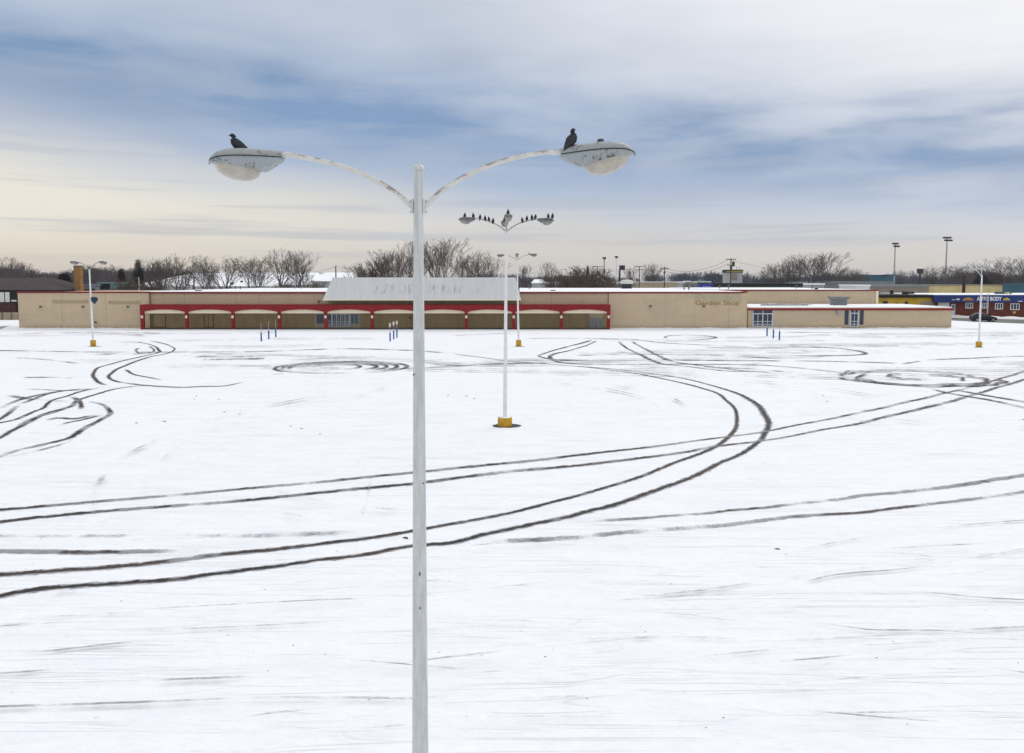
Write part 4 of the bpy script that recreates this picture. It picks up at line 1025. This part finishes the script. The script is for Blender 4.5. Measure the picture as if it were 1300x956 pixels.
# parked trucks with snow on top
rnt = random.Random(11)
for i, (px, w_, rt_) in enumerate(((868, 5, 357.6), (874.5, 4.2, 356.6), (883, 4, 357.4), (894, 4.6, 356.8), (901, 3.2, 357.2))):
    Yt = 205
    r_ = empty('storage_container', (X(px, Yt), Yt, 0), ('leftmost', 'second from left', 'middle', 'fourth from left', 'rightmost')[i]+' of the snow-topped grey containers beyond the store roof', 'container', 'snow-topped containers')
    hw = w_/2*Yt/1000; zt_ = Z(rt_, Yt)
    MB().box(-hw, hw, 0, 6, .15, zt_-.25).build('body', M['housewall'], r_, bevel=.05)
    MB().box(-hw, hw, -.02, 6.02, zt_-.247, zt_).build('snow_cap', M['snowroof'], r_, bevel=.1)
    for s_ in (-1, 1): MB().box(s_*hw*.5-.5*hw+.05, s_*hw*.5+.5*hw-.05, -.05, -.001, .3, zt_-.4).build('door', M['greyroof'], r_)
# white tower with black and yellow crown
YW = 262
tw_, W_, zt_ = box_building('water_works_tower', 'squat white tower with black and yellow crown behind the utility pole', 'tower', 921.7, 941.3, 345.5, YW, 5, 'housewall', 'dark', .1, .0)
MB().box(-W_-.2, W_+.2, -.2, 5.2, Z(346, YW), Z(342.4, YW)).build('crown', M['blackwall'], tw_)
MB().box(-W_-.23, W_+.23, -.26, -.203, Z(344.9, YW), Z(344.1, YW)).build('crown_stripe', M['gold'], tw_)
MB().box(lx(tw_, 927.5, YW), lx(tw_, 935, YW), -.06, -.001, Z(356, YW), Z(347.5, YW)).build('panel', M['tanfar'], tw_)
for px in (930, 936, 939.5): MB().tube([(lx(tw_, px, YW), 2, Z(342.5, YW)), (lx(tw_, px, YW), 2, Z(338.5, YW))], .06, 5).build('antenna', M['dark'], tw_)
# blue-green stands
st_, W_, zt_ = box_building('stadium_stand', 'blue-green stadium stand under the left floodlight mast', 'grandstand', 1108.5, 1136, 348.8, 330, 12, 'bluegreen', 'bluegreen', .5)
MB().box(lx(st_, 1116, 330), lx(st_, 1123, 330), -.5, -.1, Z(350.5, 330), Z(348.9, 330)).build('press_box', M['blackwall'], st_)
# billboards
def billboard(px0, px1, r0_, r1_, Y, lab, foot):
    x0, x1 = X(px0, Y), X(px1, Y); r_ = empty('billboard', ((x0+x1)/2, Y, 0), lab, 'billboard')
    W_ = (x1-x0)/2
    MB().box(-W_, W_, 0, .8, Z(r1_, Y), Z(r0_, Y)).build('panel', M['billboard'], r_)
    MB().box(-W_-.1, W_+.1, -.1, .0-.003, Z(r1_, Y)-.1, Z(r1_, Y)+.25).build('frame', M['dark'], r_)
    MB().tube([(foot, .4, 0), (foot, .4, Z(r1_, Y))], .35, 10).build('post', M['dark'], r_)
billboard(785.8, 792.8, 336.8, 342.3, 300, 'dark billboard on a post in the middle of the skyline', -.9)
billboard(1162.8, 1170.2, 341.2, 347, 330, 'dark billboard near the stadium floodlights', 0)
# houses
def house(px0, px1, re, rr2, Y, depth, wm, rm, lab, gable=True, name='house', winr=None):
    x0, x1 = X(px0, Y), X(px1, Y); r_ = empty(name, ((x0+x1)/2, Y, 0), lab, 'house' if name == 'house' else 'warehouse')
    W_ = (x1-x0)/2; ze, zr2 = Z(re, Y), Z(rr2, Y)
    if gable:      # gable end faces us
        MB().prism([(-W_, 0), (W_, 0), (W_, ze), (0, zr2-.2), (-W_, ze)], 0, depth).build('wall', M[wm], r_)
        o_ = .35; k = (zr2-ze)/W_
        for s in (-1, 1): MB().add([(s*(W_+o_), y_, ze-o_*k+t_) if q else (0, y_, zr2+t_) for t_ in (-.15, .1) for y_ in (-.3, depth+.3) for q in (0, 1)], [(0, 1, 3, 2), (4, 6, 7, 5), (0, 2, 6, 4), (1, 5, 7, 3), (0, 4, 5, 1), (2, 3, 7, 6)]).build('roof', M[rm], r_)
    else:          # ridge runs across the view, hipped ends
        MB().box(-W_, W_, 0, depth, 0, ze).build('wall', M[wm], r_)
        i_ = min(W_*.35, depth*.4)
        MB().add([(-W_-.3, -.3, ze+.003), (W_+.3, -.3, ze+.003), (W_+.3, depth+.3, ze+.003), (-W_-.3, depth+.3, ze+.003), (-W_+i_, depth/2, zr2), (W_-i_, depth/2, zr2)], [(3, 2, 1, 0), (0, 1, 5, 4), (1, 2, 5), (2, 3, 4, 5), (3, 0, 4)]).build('roof', M[rm], r_)
    if winr:
        for a, b_, c_, d_ in winr: window(r_, a, b_, c_, d_, Y, 'white', 'glassdark', 0)
    return r_
# far left: dark-roofed building with pale bays
rl = house(-90, 66, 368.2, 352.5, 150, 16, 'blackwall', 'brownroof', 'dark building with wide brown shingle roof at the far left', False)
for a, b_ in ((-12, -7), (1, 6.7), (8, 13.4)): part_box(rl, 'pale_door', a, b_, 371, 383.5, 150, 'signpale', .08)
part_box(rl, 'sign', 15.5, 22, 380.8, 383, 150, 'signpale', .1); part_box(rl, 'sign', 16.5, 20, 386.5, 388.5, 150, 'teal', .1); part_box(rl, 'stall', -30, 22.5, 385, 398, 150, 'redcar', .5)
r_ = empty('board_fence', (X(0, 140), 140, 0), 'tan board fence at the far left beside the store', 'fence')
mb = MB(); x_ = X(-60, 140)
while x_ < X(28, 140): mb.box(x_-r_.location.x, x_+.38-r_.location.x, 0, .05, 0, Z(396.5+random.random()*.2, 140)); x_ += .4
mb.build('boards', M['fence'], r_)
for px in (-40, -15, 3, 14.5, 24): MB().box(lx(r_, px, 140)-.08, lx(r_, px, 140)+.08, -.1, -.003, 0, Z(396.2, 140)).build('post', M['tandark'], r_)
# pole barns and snow roofs behind the store, left
house(165, 347, 363.5, 345.2, 235, 60, 'housewall', 'snowroof', 'huge snow-roofed hall behind the bare trees, left of the canopy roof', False, 'snowy_hall', [(232, 234, 356, 358.5), (239, 243, 361, 364), (293, 298, 358, 361.5), (306, 310, 356, 359)])
house(341, 386, 362, 345, 240, 50, 'housewall', 'snowroof', 'snow-roofed building right of the huge snowy hall', False, 'snowy_hall', [(354, 358, 359, 362)])
house(388, 440, 357, 345, 250, 40, 'housewall', 'snowroof', 'snow-covered roof just left of the pale canopy roof', False, 'snowy_hall')
house(748.5, 768, 357.5, 351.3, 215, 10, 'houseblue', 'snowroof', 'blue-grey house gable on the skyline right of the arcade', True, winr=[(755, 759, 357, 359.5)])
house(704, 742, 358.5, 350.5, 235, 10, 'tanfar', 'barkgrey', 'brown-roofed house behind russet shrubs right of the canopy roof', False)
house(676, 692, 359.5, 354.5, 225, 9, 'housewall', 'snowroof', 'small white house beside the right end of the canopy roof', False)
house(58.5, 73.5, 370, 362.3, 165, 8, 'cream', 'snowroof', 'cream gable peeping over the left roof edge', True)
house(121, 160, 369, 364, 170, 10, 'tanfar', 'brownroof', 'low brown roof behind the teal rooftop box', False)
box_building('beige_flat_house', 'beige flat building among bare trees left of the rooftop fan', 'building', 769, 786, 358.3, 240, 8, 'fence', 'signpale', .4)
box_building('utility_kiosk', 'dark kiosk with pale top at the left roof edge', 'kiosk', 73.5, 82.5, 360.5, 160, 3, 'blackwall', 'tanfar', .9)
# brick chimney
r_ = empty('brick_chimney', (X(99.7, 158), 158, 0), 'tall orange brick chimney behind the left lamp', 'chimney')
MB().box(-.6, .6, 0, 1.2, 0, Z(338.6, 158)).build('shaft', M['stackbrick'], r_)
MB().box(-.65, .65, -.05, 1.25, Z(338.6, 158)+.002, Z(338.6, 158)+.25).build('cap', M['seam'], r_)
# teal kiosk box and small blue shed
r_, W_, zt_ = box_building('teal_stair_house', 'small teal box building with dark window on the left skyline', 'building', 126, 149, 358.3, 172, 5, 'teal', 'teal', .3)
part_box(r_, 'window', 128.3, 141, 359.8, 366.8, 172, 'blackwall', .06)
box_building('blue_grey_shed', 'blue-grey shed between chimney and left lamp', 'shed', 103.5, 112.5, 361, 165, 5, 'houseblue', 'houseblue', .3)
# parked car in the street
def make_car(loc, rz):
    r_ = empty('parked_car', loc, 'dark blue-black hatchback on the street before the brick shop', 'car')
    r_.rotation_euler = (0, 0, rz)
    # stations along x (front = +x): x, lower z, belt z, half width
    prof = [(-2.0, .42, .78, .62), (-1.93, .30, .90, .74), (-1.6, .24, .96, .80), (-.8, .22, .97, .84), (.2, .22, .97, .85), (.95, .22, .94, .84), (1.45, .24, .84, .80), (1.85, .28, .70, .72), (2.02, .36, .58, .58)]
    rr = []
    for x_, zl, zu, hw in prof:
        rr.append([(x_, -hw*.92, zl), (x_, -hw, zl+.18), (x_, -hw, zu-.14), (x_, -hw*.90, zu), (x_, 0, zu+.03), (x_, hw*.90, zu), (x_, hw, zu-.14), (x_, hw, zl+.18), (x_, hw*.92, zl)])
    MB().rings(rr).build('body', M['carpaint'], r_, smooth=True)
    cab = [(-1.78, .95, .955, .70), (-1.45, .95, 1.34, .64), (-1.1, .95, 1.45, .62), (-.3, .95, 1.48, .63), (.15, .95, 1.40, .63), (.95, .93, .955, .72)]
    rr = [[(x_, -.76, zl), (x_, -hw, zu-.04), (x_, -hw*.85, zu), (x_, hw*.85, zu), (x_, hw, zu-.04), (x_, .76, zl)] for x_, zl, zu, hw in cab]
    MB().rings(rr).build('cabin', M['carpaint'], r_, smooth=True)
    for s in (-1, 1):
        MB().add([(-1.35, s*.765, 1.0), (-.45, s*.765, 1.0), (-.45, s*.675, 1.38), (-1.15, s*.675, 1.36)], [(0, 1, 2, 3)]).build('side_window', M['glasscar'], r_)
        MB().add([(-.38, s*.765, 1.0), (.62, s*.765, 1.0), (.1, s*.675, 1.34), (-.38, s*.675, 1.38)], [(0, 1, 2, 3)]).build('side_window', M['glasscar'], r_)
        MB().box(1.80, 1.96, s*.5-.14, s*.5+.14, .56, .68).build('headlight', M['signpale'], r_)
        for x_ in (-1.25, 1.25):
            w_ = MB().tube([(x_, s*.66, .31), (x_, s*.87, .31)], .31, 20).build('wheel', M['tyre'], r_, smooth=True)
            MB().tube([(x_, s*.86, .31), (x_, s*.885, .31)], .19, 16).build('rim', M['rim'], w_)
    MB().add([(.98, -.62, .98), (.98, .62, .98), (.20, .56, 1.40), (.20, -.56, 1.40)], [(0, 1, 2, 3)]).build('windscreen', mat('frosty_glass', (.35, .37, .38), .3), r_)
make_car(G(1248, 408.2)+Vector((0, 0, .008)), R(-8))

# ------------------------------------------------------------------ poles, wires, masts
def utility_pole(px, rt, Y, label, arms=((0.25, 1.1),), r=.14, m='wood', transformer=False):
    zt_ = Z(rt, Y); r_ = empty('utility_pole', (X(px, Y), Y, 0), label, 'utility pole', 'utility poles on the skyline')
    MB().tube([(0, 0, 0), (0, 0, zt_)], [r*1.25, r*.85], 8).build('shaft', M[m], r_)
    for dz, hw in arms:
        c_ = MB().box(-hw, hw, -.16, -.04, zt_-dz-.07, zt_-dz+.07).build('crossarm', M[m], r_)
        ins = MB()
        for k in (-.95, -.5, .5, .95): ins.tube([(hw*k, -.1, zt_-dz+.07), (hw*k, -.1, zt_-dz+.25)], .05, 6)
        ins.build('insulator', M['dark'], c_)
    if transformer:
        MB().lathe([(.05, 0), (.3, .03), (.32, 1.0), (.2, 1.12), (.05, 1.15)], 12, (.55, 0, zt_-1.9)).build('transformer', M['dark'], r_)
        MB().lathe([(.05, 0), (.26, .03), (.27, .8), (.05, .9)], 12, (-.1, -.5, zt_-2.6)).build('transformer', M['dark'], r_)
    return r_
utility_pole(427.3, 337.3, 175, 'short bare utility pole above the left end of the canopy roof', ())
utility_pole(62.5, 347.8, 170, 'pale leaning utility pole beside the cream gable', (), m='barkgrey', r=.17)
utility_pole(177.8, 352, 165, 'pale pole in front of the dark spruce', (), m='signpale', r=.08)
utility_pole(247.5, 350.5, 190, 'dark stub pole before the snowy hall', ((.5, .5),), r=.2)
utility_pole(745.8, 337.8, 210, 'thick dark pole rising from the russet shrubs', (), r=.28)
utility_pole(757.8, 337.8, 260, 'pale utility pole with wide crossarm above the blue-grey gable', ((.15, 1.9),), m='barkgrey')
utility_pole(811, 337.8, 230, 'utility pole with double crossarm right of the billboard', ((.1, 1.6), (1.1, 1.1)))
utility_pole(842.8, 339, 200, 'utility pole between the pale shed and the containers', ((.4, 1.1), (1.5, .3)), transformer=False)
utility_pole(926.6, 327.6, 178, 'tallest utility pole with transformers, in front of the white tower', ((.35, 1.1), (1.6, .8)), transformer=True)
utility_pole(947.4, 344.5, 250, 'short utility pole just right of the white tower', ())
utility_pole(587, 338.5, 185, 'dark pole among the bare trees left of the second lamp', ())
utility_pole(1021, 351, 240, 'thin pole before the large bare tree on the right', (), r=.1)
# street light on pole by auto body shop
r_ = empty('street_light', (X(1253.4, 141), 141, 0), 'slim pale pole standing before the brick shop windows', 'pole')
MB().tube([(0, 0, 0), (0, 0, Z(374, 141))], [.11, .08], 10).build('shaft', M['signpale'], r_); MB().lathe([(.1, 0), (.16, .05), (.05, .16)], 10, (0, 0, Z(374, 141))).build('cap', M['signpale'], r_)
def wire(a, b_, sag, lab, r=.022):
    pts = [a.lerp(b_, k/16)+Vector((0, 0, -sag*4*(k/16)*(1-k/16))) for k in range(17)]
    tag(MB().tube(pts, r, 4).build('overhead_wire', M['dark']), lab, 'wire', 'overhead wires')
PT = lambda px, row, Y: P(px, row, Y)
wire(PT(842.5, 340.5, 200), PT(925, 329.5, 178), 1.6, 'upper wire dipping from the transformer pole left to the next pole', .03)
wire(PT(842.8, 344, 200), PT(925.5, 334.5, 178), 1.5, 'lower wire between the transformer pole and the next pole', .028)
wire(PT(811, 339, 230), PT(842.5, 341, 200), .8, 'short wire between the two middle utility poles', .03)
wire(PT(690, 339.5, 240), PT(757, 338.5, 260), .8, 'wire running left from the pale crossarm pole', .028)
wire(PT(757.8, 338.5, 260), PT(811, 339, 230), 1.0, 'wire from the pale crossarm pole to the double-crossarm pole', .028)
wire(PT(427.3, 338, 175), PT(500, 341.5, 200), .8, 'wire leaving the stub pole towards the big bare trees', .025)
wire(PT(380, 345.5, 190), PT(427.3, 338, 175), .5, 'wire rising to the stub pole above the canopy roof', .025)
wire(PT(-20, 351.5, 170), PT(62.5, 349, 170), .3, 'wire crossing the brown shingle roof at the far left', .03)
wire(PT(926.6, 330, 178), PT(1040, 341, 240), 1.2, 'wire running right from the transformer pole', .022)
def mast(px, rt, Y, lab, w_, rows, r=.35, m='steel'):
    zt_ = Z(rt, Y); r_ = empty('floodlight_mast', (X(px, Y), Y, 0), lab, 'floodlight mast', 'floodlight masts')
    MB().tube([(0, 0, 0), (0, 0, zt_)], [r, r*.55], 10).build('shaft', M[m], r_)
    for k in range(rows):
        b_ = MB().box(-w_/2+.6*k, w_/2+.3*k, -.3, .3, zt_-.4-k*1.1, zt_+.2-k*1.1)
        for j in range(5): b_.lathe([(.2, 0), (.42, .25), (.42, .6)], 8, (-w_/2+.4+.6*k+(w_-.8)*j/4, -.1, zt_-.55-k*1.1))
        b_.build('lamp_row', M['dark'], r_)
mast(1133.3, 308.8, 330, 'pale floodlight mast above the blue-green stadium stand', 2.6, 2, .38)
mast(1198.3, 301.3, 330, 'tallest dark floodlight mast left of the smoke stack', 3.4, 2, .42, 'steel')
mast(766.5, 327.2, 280, 'dark lamp mast left of the skyline billboard', 1.2, 1, .22, 'dark')
mast(781.8, 325.8, 280, 'pale lamp mast beside the skyline billboard', 1.0, 1, .2, 'signpale')

# ------------------------------------------------------------------ trees
def gen_tree(seed, levels=6, spread=1.0, leaders=5, trunk_h=.18, up=.12, rt=.016, twig=.0016, dens=.79):
    """unit-height bare tree: returns (trunk mesh data, crown mesh data) as vertex/face arrays"""
    rn = random.Random(seed); T, C_ = MB(), MB()
    def seg(mb, a, b_, r0, r1):
        d_ = (b_-a).normalized(); ref = Vector((0, 0, 1)) if abs(d_.z) < .9 else Vector((1, 0, 0))
        u_ = d_.cross(ref).normalized(); w__ = d_.cross(u_)
        o = len(mb.v)
        for p, r_ in ((a, r0), (b_, r1)):
            for k in range(3): q = p+(u_*math.cos(k*2.094)+w__*math.sin(k*2.094))*r_; mb.v.append((q.x, q.y, q.z))
        for k in range(3): mb.f.append((o+k, o+(k+1) % 3, o+3+(k+1) % 3, o+3+k)); mb.mi.append(0)
    def grow(p, d_, L, r, lv):
        n = 4 if lv < 3 else 3 if lv < 4 else 2
        for i in range(n):
            d_ = (d_+Vector((rn.gauss(0, .12), rn.gauss(0, .12), rn.gauss(0, .07)+up*(.6 if lv else .1)))).normalized()
            q = p+d_*(L/n); r1 = max(twig, r*(1-.35/n))
            seg(T if lv <= 1 else C_, p, q, r, r1); p, r = q, r1
            if lv < levels and i > 0 and rn.random() < dens:
                ax = Vector((rn.gauss(0, 1), rn.gauss(0, 1), rn.gauss(0, .6))); ax = (ax-ax.dot(d_)*d_).normalized()
                an_ = R(rn.uniform(20, 46))*spread**.5
                grow(p, (d_*math.cos(an_)+ax*math.sin(an_)).normalized(), L*rn.uniform(.55, .8), max(twig, r*.62), lv+1)
        if lv < levels:
            ax = Vector((rn.gauss(0, 1), rn.gauss(0, 1), 0)).normalized()
            grow(p, (d_+ax*.35).normalized(), L*.72, max(twig, r*.8), lv+1)
    # trunk
    p = Vector((0, 0, 0)); q = Vector((rn.gauss(0, .01), rn.gauss(0, .01), trunk_h)); seg(T, p, q, rt*1.25, rt)
    for k in range(leaders):
        a = 2*math.pi*(k+rn.random()*.6)/leaders; tl = R(rn.uniform(8, 42))*spread
        grow(q-Vector((0, 0, rn.random()*trunk_h*.4)), Vector((math.sin(tl)*math.cos(a), math.sin(tl)*math.sin(a), math.cos(tl))), .27*rn.uniform(.8, 1.15), rt*.62, 1)
    zm = float(np.percentile(np.array(C_.v)[:, 2], 99.3))
    sq = lambda z_: z_ if z_ < .86 else .86+(z_-.86)*.72 if z_ < 1.0 else .96+(z_-1)*.35
    for mb in (T, C_): mb.v = [(a/zm, b_/zm, sq(c__/zm)*1.03) for a, b_, c__ in mb.v]
    wid = np.percentile(np.abs(np.array(C_.v)[:, 0]), 97)*2
    return T, C_, wid
def fast_mesh(name, vs, fs, m):
    vs = np.asarray(vs, dtype=np.float32); fs = np.asarray(fs, dtype=np.int32)
    me = bpy.data.meshes.new(name); me.vertices.add(len(vs)); me.vertices.foreach_set('co', vs.ravel())
    me.loops.add(fs.size); me.loops.foreach_set('vertex_index', fs.ravel())
    me.polygons.add(len(fs)); me.polygons.foreach_set('loop_start', np.arange(0, fs.size, fs.shape[1], dtype=np.int32))
    me.update(calc_edges=True); me.materials.append(m); return me
KIND = {}
for nm, kw, m_ in (('wide', dict(seed=1, spread=1.15, leaders=8, levels=6, trunk_h=.30), 'bark'), ('vase', dict(seed=2, spread=.85, leaders=8, levels=6, up=.14, trunk_h=.16), 'barkgrey'), ('tall', dict(seed=5, spread=.6, leaders=7, levels=6, up=.18, trunk_h=.16), 'bark'),
                  ('open', dict(seed=9, spread=1.0, leaders=5, levels=5, twig=.0026), 'barkgrey'), ('bushy', dict(seed=12, spread=1.1, leaders=7, levels=5, trunk_h=.05, rt=.012, twig=.0034, dens=1.0), 'barkred'), ('old', dict(seed=21, spread=.95, leaders=5, levels=6, rt=.026, trunk_h=.34), 'bark')):
    T_, C_, wd_ = gen_tree(**kw)
    KIND[nm] = (fast_mesh('trunk_'+nm, T_.v, T_.f, M[m_]), fast_mesh('crown_'+nm, C_.v, C_.f, M[m_]), wd_, np.array(C_.v, dtype=np.float32), np.array(C_.f, dtype=np.int32), np.array(T_.v, dtype=np.float32), np.array(T_.f, dtype=np.int32))
    print('tree', nm, len(C_.f), round(float(wd_), 2))
def tree(px, rt, wpx, Y, kind, label, cat='tree', name='bare_tree', group='bare trees on the skyline', base=0.0):
    tm, cm, wd_ = KIND[kind][:3]
    h_ = Z(rt, Y)-base; ww = wpx*Y/1000/wd_
    r_ = empty(name, (X(px, Y), Y, base), label, cat, group)
    r_.rotation_euler = (0, 0, random.uniform(0, 6.28)); 
    for nme, me in (('trunk', tm), ('crown', cm)):
        o = bpy.data.objects.new(nme, me); COL.objects.link(o); o.parent = r_; o.scale = (ww, ww, h_)
    return r_
TREES = [
 (8, 326, 30, 260, 'tall', 'thin bare tree at the far left edge of the skyline'),
 (26, 331, 34, 300, 'open', 'faint bare tree rising over the brown shingle roof'),
 (203, 328, 40, 190, 'vase', 'dark bare tree left of the pair before the snowy hall'),
 (227, 323, 48, 200, 'wide', 'golden-lit round bare tree above the left end of the snowy hall'),
 (262, 331, 34, 210, 'wide', 'low dark bare tree over the middle of the snowy hall'),
 (290, 325, 46, 215, 'wide', 'bare tree with dome crown over the snowy hall'),
 (327, 326, 50, 180, 'vase', 'fan-shaped bare tree standing before the right half of the snowy hall'),
 (272, 345, 26, 175, 'open', 'small sprawling bare tree in front of the snowy hall'),
 (236, 344, 26, 172, 'open', 'slender multi-stemmed bare tree at the left front of the snowy hall'),
 (357, 314.5, 52, 230, 'old', 'tall bare tree with open crown at the snowy hall\'s right corner'),
 (380, 317.5, 40, 235, 'wide', 'tall bare tree touching its open-crowned neighbour on the right'),
 (386, 334, 34, 185, 'open', 'low arching bare tree left of the canopy roof'),
 (461, 336, 40, 230, 'vase', 'small bare tree left of the big thicket over the canopy'),
 (481, 327, 36, 215, 'bushy', 'dark rounded thicket tree left of the foreground pole'),
 (502, 317, 56, 200, 'vase', 'broad bare tree left of the foreground pole'),
 (527, 305, 46, 205, 'tall', 'tall bare tree right behind the foreground pole'),
 (558, 302.5, 62, 195, 'vase', 'largest bare tree, just right of the foreground pole'),
 (592, 322, 44, 215, 'wide', 'bare tree between the largest tree and the second lamp'),
 (616, 317.5, 66, 200, 'old', 'wide bare tree just left of the second lamp pole'),
 (668, 335, 26, 240, 'open', 'small bare tree between the second and third lamp'),
 (696, 332.5, 26, 205, 'tall', 'upright bare tree right of the canopy roof'),
 (733, 338, 44, 210, 'bushy', 'russet twiggy tree left of the thick dark pole'),
 (757, 341, 36, 215, 'bushy', 'russet twiggy tree behind the blue-grey gable'),
 (828, 333.5, 24, 280, 'wide', 'lollipop-shaped bare tree left of the middle utility pole'),
 (803, 339, 26, 300, 'open', 'pale bare tree right of the skyline billboard'),
 (985, 334, 44, 250, 'wide', 'left one of three joined bare trees on the right skyline'),
 (1003, 328, 40, 245, 'vase', 'middle one of three joined bare trees on the right skyline'),
 (1035, 320.5, 62, 230, 'vase', 'largest bare tree on the right half of the skyline'),
 (1066, 340, 34, 300, 'wide', 'low round bare tree right of the largest right-hand tree'),
 (1083, 341, 26, 300, 'wide', 'small round bare tree left of the stadium stand'),
 (1146, 342, 24, 320, 'open', 'faint bare tree between stadium stand and billboard'),
 (1182, 337.5, 34, 290, 'wide', 'round grey bare tree left of the tall dark mast'),
 (1210, 336, 34, 280, 'wide', 'round grey bare tree right of the tall dark mast'),
 (1228, 332.5, 44, 270, 'old', 'bare tree behind the smoke stack'),
 (1273, 325.5, 58, 230, 'old', 'big spreading bare tree above the brick shop sign'),
 (1302, 324, 56, 225, 'old', 'big bare tree cut by the right edge of the photo'),
 (1258, 345, 40, 240, 'bushy', 'dark low thicket tree between lamp and big spreading tree'),
]
for a in TREES: tree(*a)
for a in ((718, 349, 38, 185, 'bushy', 'russet shrub behind the roof edge right of the canopy'), (745, 347, 46, 188, 'bushy', 'broad russet shrub under the thick dark pole'), (167, 352, 30, 165, 'bushy', 'brown shrub at the foot of the dark spruce'),
          (195, 350, 34, 170, 'bushy', 'brown shrub right of the dark spruce'), (365, 356, 22, 172, 'bushy', 'dark low shrub behind the roof edge'), (404, 357, 24, 172, 'bushy', 'dark shrub against the canopy roof\'s left end'), (775, 353, 16, 200, 'bushy', 'small dark shrub left of the rooftop fan')):
    tree(*a[:5], a[5], 'shrub', 'shrub', 'shrubs behind the store roof')
def conifer(px, rt, wpx, Y, label, rnd_=0):
    rn = random.Random(int(px)); h_ = Z(rt, Y); R0 = wpx*Y/2000
    r_ = empty('spruce_tree', (X(px, Y), Y, 0), label, 'tree', 'evergreens on the skyline')
    MB().tube([(0, 0, 0), (0, 0, h_*.97)], [.22, .03], 6).build('trunk', M['wood'], r_)
    mb = MB()
    for k in range(3000):
        q = 1-(1-rn.random())**.62 if not rnd_ else rn.random()**.8; z_ = h_*(.12+.88*q)
        env = R0*(1-q)**(.95) if not rnd_ else R0*math.sin(math.pi*min(1, .25+q*.74))**.6
        env *= .75+.5*math.sin(q*37+rn.random())**2
        a = rn.random()*2*math.pi; rr_2 = env*math.sqrt(rn.random()); L_ = .35+.4*rn.random()
        p = Vector((rr_2*math.cos(a), rr_2*math.sin(a), z_)); d_ = Vector((math.cos(a), math.sin(a), -.35+.3*rn.random()))*L_; s_ = Vector((-math.sin(a), math.cos(a), 0))*L_*.28
        mb.add([p-s_, p+s_, p+d_+s_*.3, p+d_-s_*.3+Vector((0, 0, .06))], [(0, 1, 2, 3)])
    mb.add([], [])
    me = fast_mesh('needles', mb.v, mb.f, M['conifer']); o = bpy.data.objects.new('crown', me); COL.objects.link(o); o.parent = r_
conifer(177.5, 329, 22, 185, 'tall pointed dark spruce on the left skyline')
conifer(156, 340, 16, 180, 'shorter dark spruce left of the tall pointed one')
conifer(83, 347.5, 20, 180, 'rounded dark evergreen left of the orange chimney', 1)
conifer(1243, 349, 24, 235, 'dark rounded evergreen behind the right lamp pole', 1)
conifer(767, 353, 9, 230, 'tiny dark evergreen beside the blue-grey gable', 1)

# far wood: one mass of countless bare trees
def woods(name, specs, m, seed):
    rn = np.random.RandomState(seed); VS, FS, o = [], [], 0
    pk = [LOW[i] for i in range(len(LOW))]
    for (x0, x1, Y0, Y1_, n, h0, h1) in specs:
        for _ in range(n):
            vs, fs = pk[rn.randint(len(pk))]
            px = rn.uniform(x0, x1); Y = rn.uniform(Y0, Y1_); a = rn.uniform(0, 6.28); h_ = (h0+(h1-h0)*(.62+.38*math.sin(px*.045+1.3)*math.sin(px*.017+.4)))*rn.uniform(.85, 1.12); w_ = h_*rn.uniform(.8, 1.25)
            c_, s_ = math.cos(a), math.sin(a)
            q = np.empty_like(vs); q[:, 0] = (vs[:, 0]*c_-vs[:, 1]*s_)*w_+X(px, Y); q[:, 1] = (vs[:, 0]*s_+vs[:, 1]*c_)*w_+Y; q[:, 2] = vs[:, 2]*h_
            VS.append(q); FS.append(fs+o); o += len(q)
    me = fast_mesh(name, np.concatenate(VS), np.concatenate(FS), m)
    ob = bpy.data.objects.new(name, me); COL.objects.link(ob); return tag(ob, kind='stuff')
LOW = []
for s_ in range(4):
    T_, C_, wd_ = gen_tree(seed=40+s_, levels=5, spread=1.0, leaders=6, trunk_h=.14, rt=.014, twig=.0042, dens=.62)
    LOW.append((np.concatenate([np.array(T_.v, dtype=np.float32), np.array(C_.v, dtype=np.float32)]), np.concatenate([np.array(T_.f, dtype=np.int32), np.array(C_.f, dtype=np.int32)+len(T_.v)])))
    print('low', len(LOW[-1][1]))
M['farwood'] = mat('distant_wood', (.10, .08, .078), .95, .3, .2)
M['farblue'] = mat('distant_wood_haze_blue', (.058, .066, .086), .95, .3, .2)  # blue of distant haze mixed into the wood colour
woods('woodland', [(-40, 205, 250, 380, 120, 8.5, 12.4), (-40, 195, 380, 460, 60, 9, 14), (205, 300, 320, 420, 26, 9, 12), (655, 800, 230, 330, 34, 6, 9)], M['farwood'], 1)
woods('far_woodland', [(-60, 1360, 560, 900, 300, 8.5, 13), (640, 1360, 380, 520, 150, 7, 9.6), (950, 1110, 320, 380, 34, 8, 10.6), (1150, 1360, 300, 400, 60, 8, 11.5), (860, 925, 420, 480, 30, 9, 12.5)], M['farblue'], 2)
bpy.context.view_layer.update()

# ------------------------------------------------------------------ winter air
m = bpy.data.materials.new('haze_air'); m.use_nodes = True; nt = m.node_tree
nt.nodes.remove(nt.nodes['Principled BSDF']); pv = nt.nodes.new('ShaderNodeVolumePrincipled'); nt.links.new(pv.outputs[0], nt.nodes['Material Output'].inputs['Volume'])
pv.inputs['Color'].default_value = (.80, .87, .97, 1); pv.inputs['Density'].default_value = .00016; pv.inputs['Anisotropy'].default_value = .2
tag(MB().box(-2520, 2520, -320, 2520, -1, 40).build('haze', m), kind='stuff')
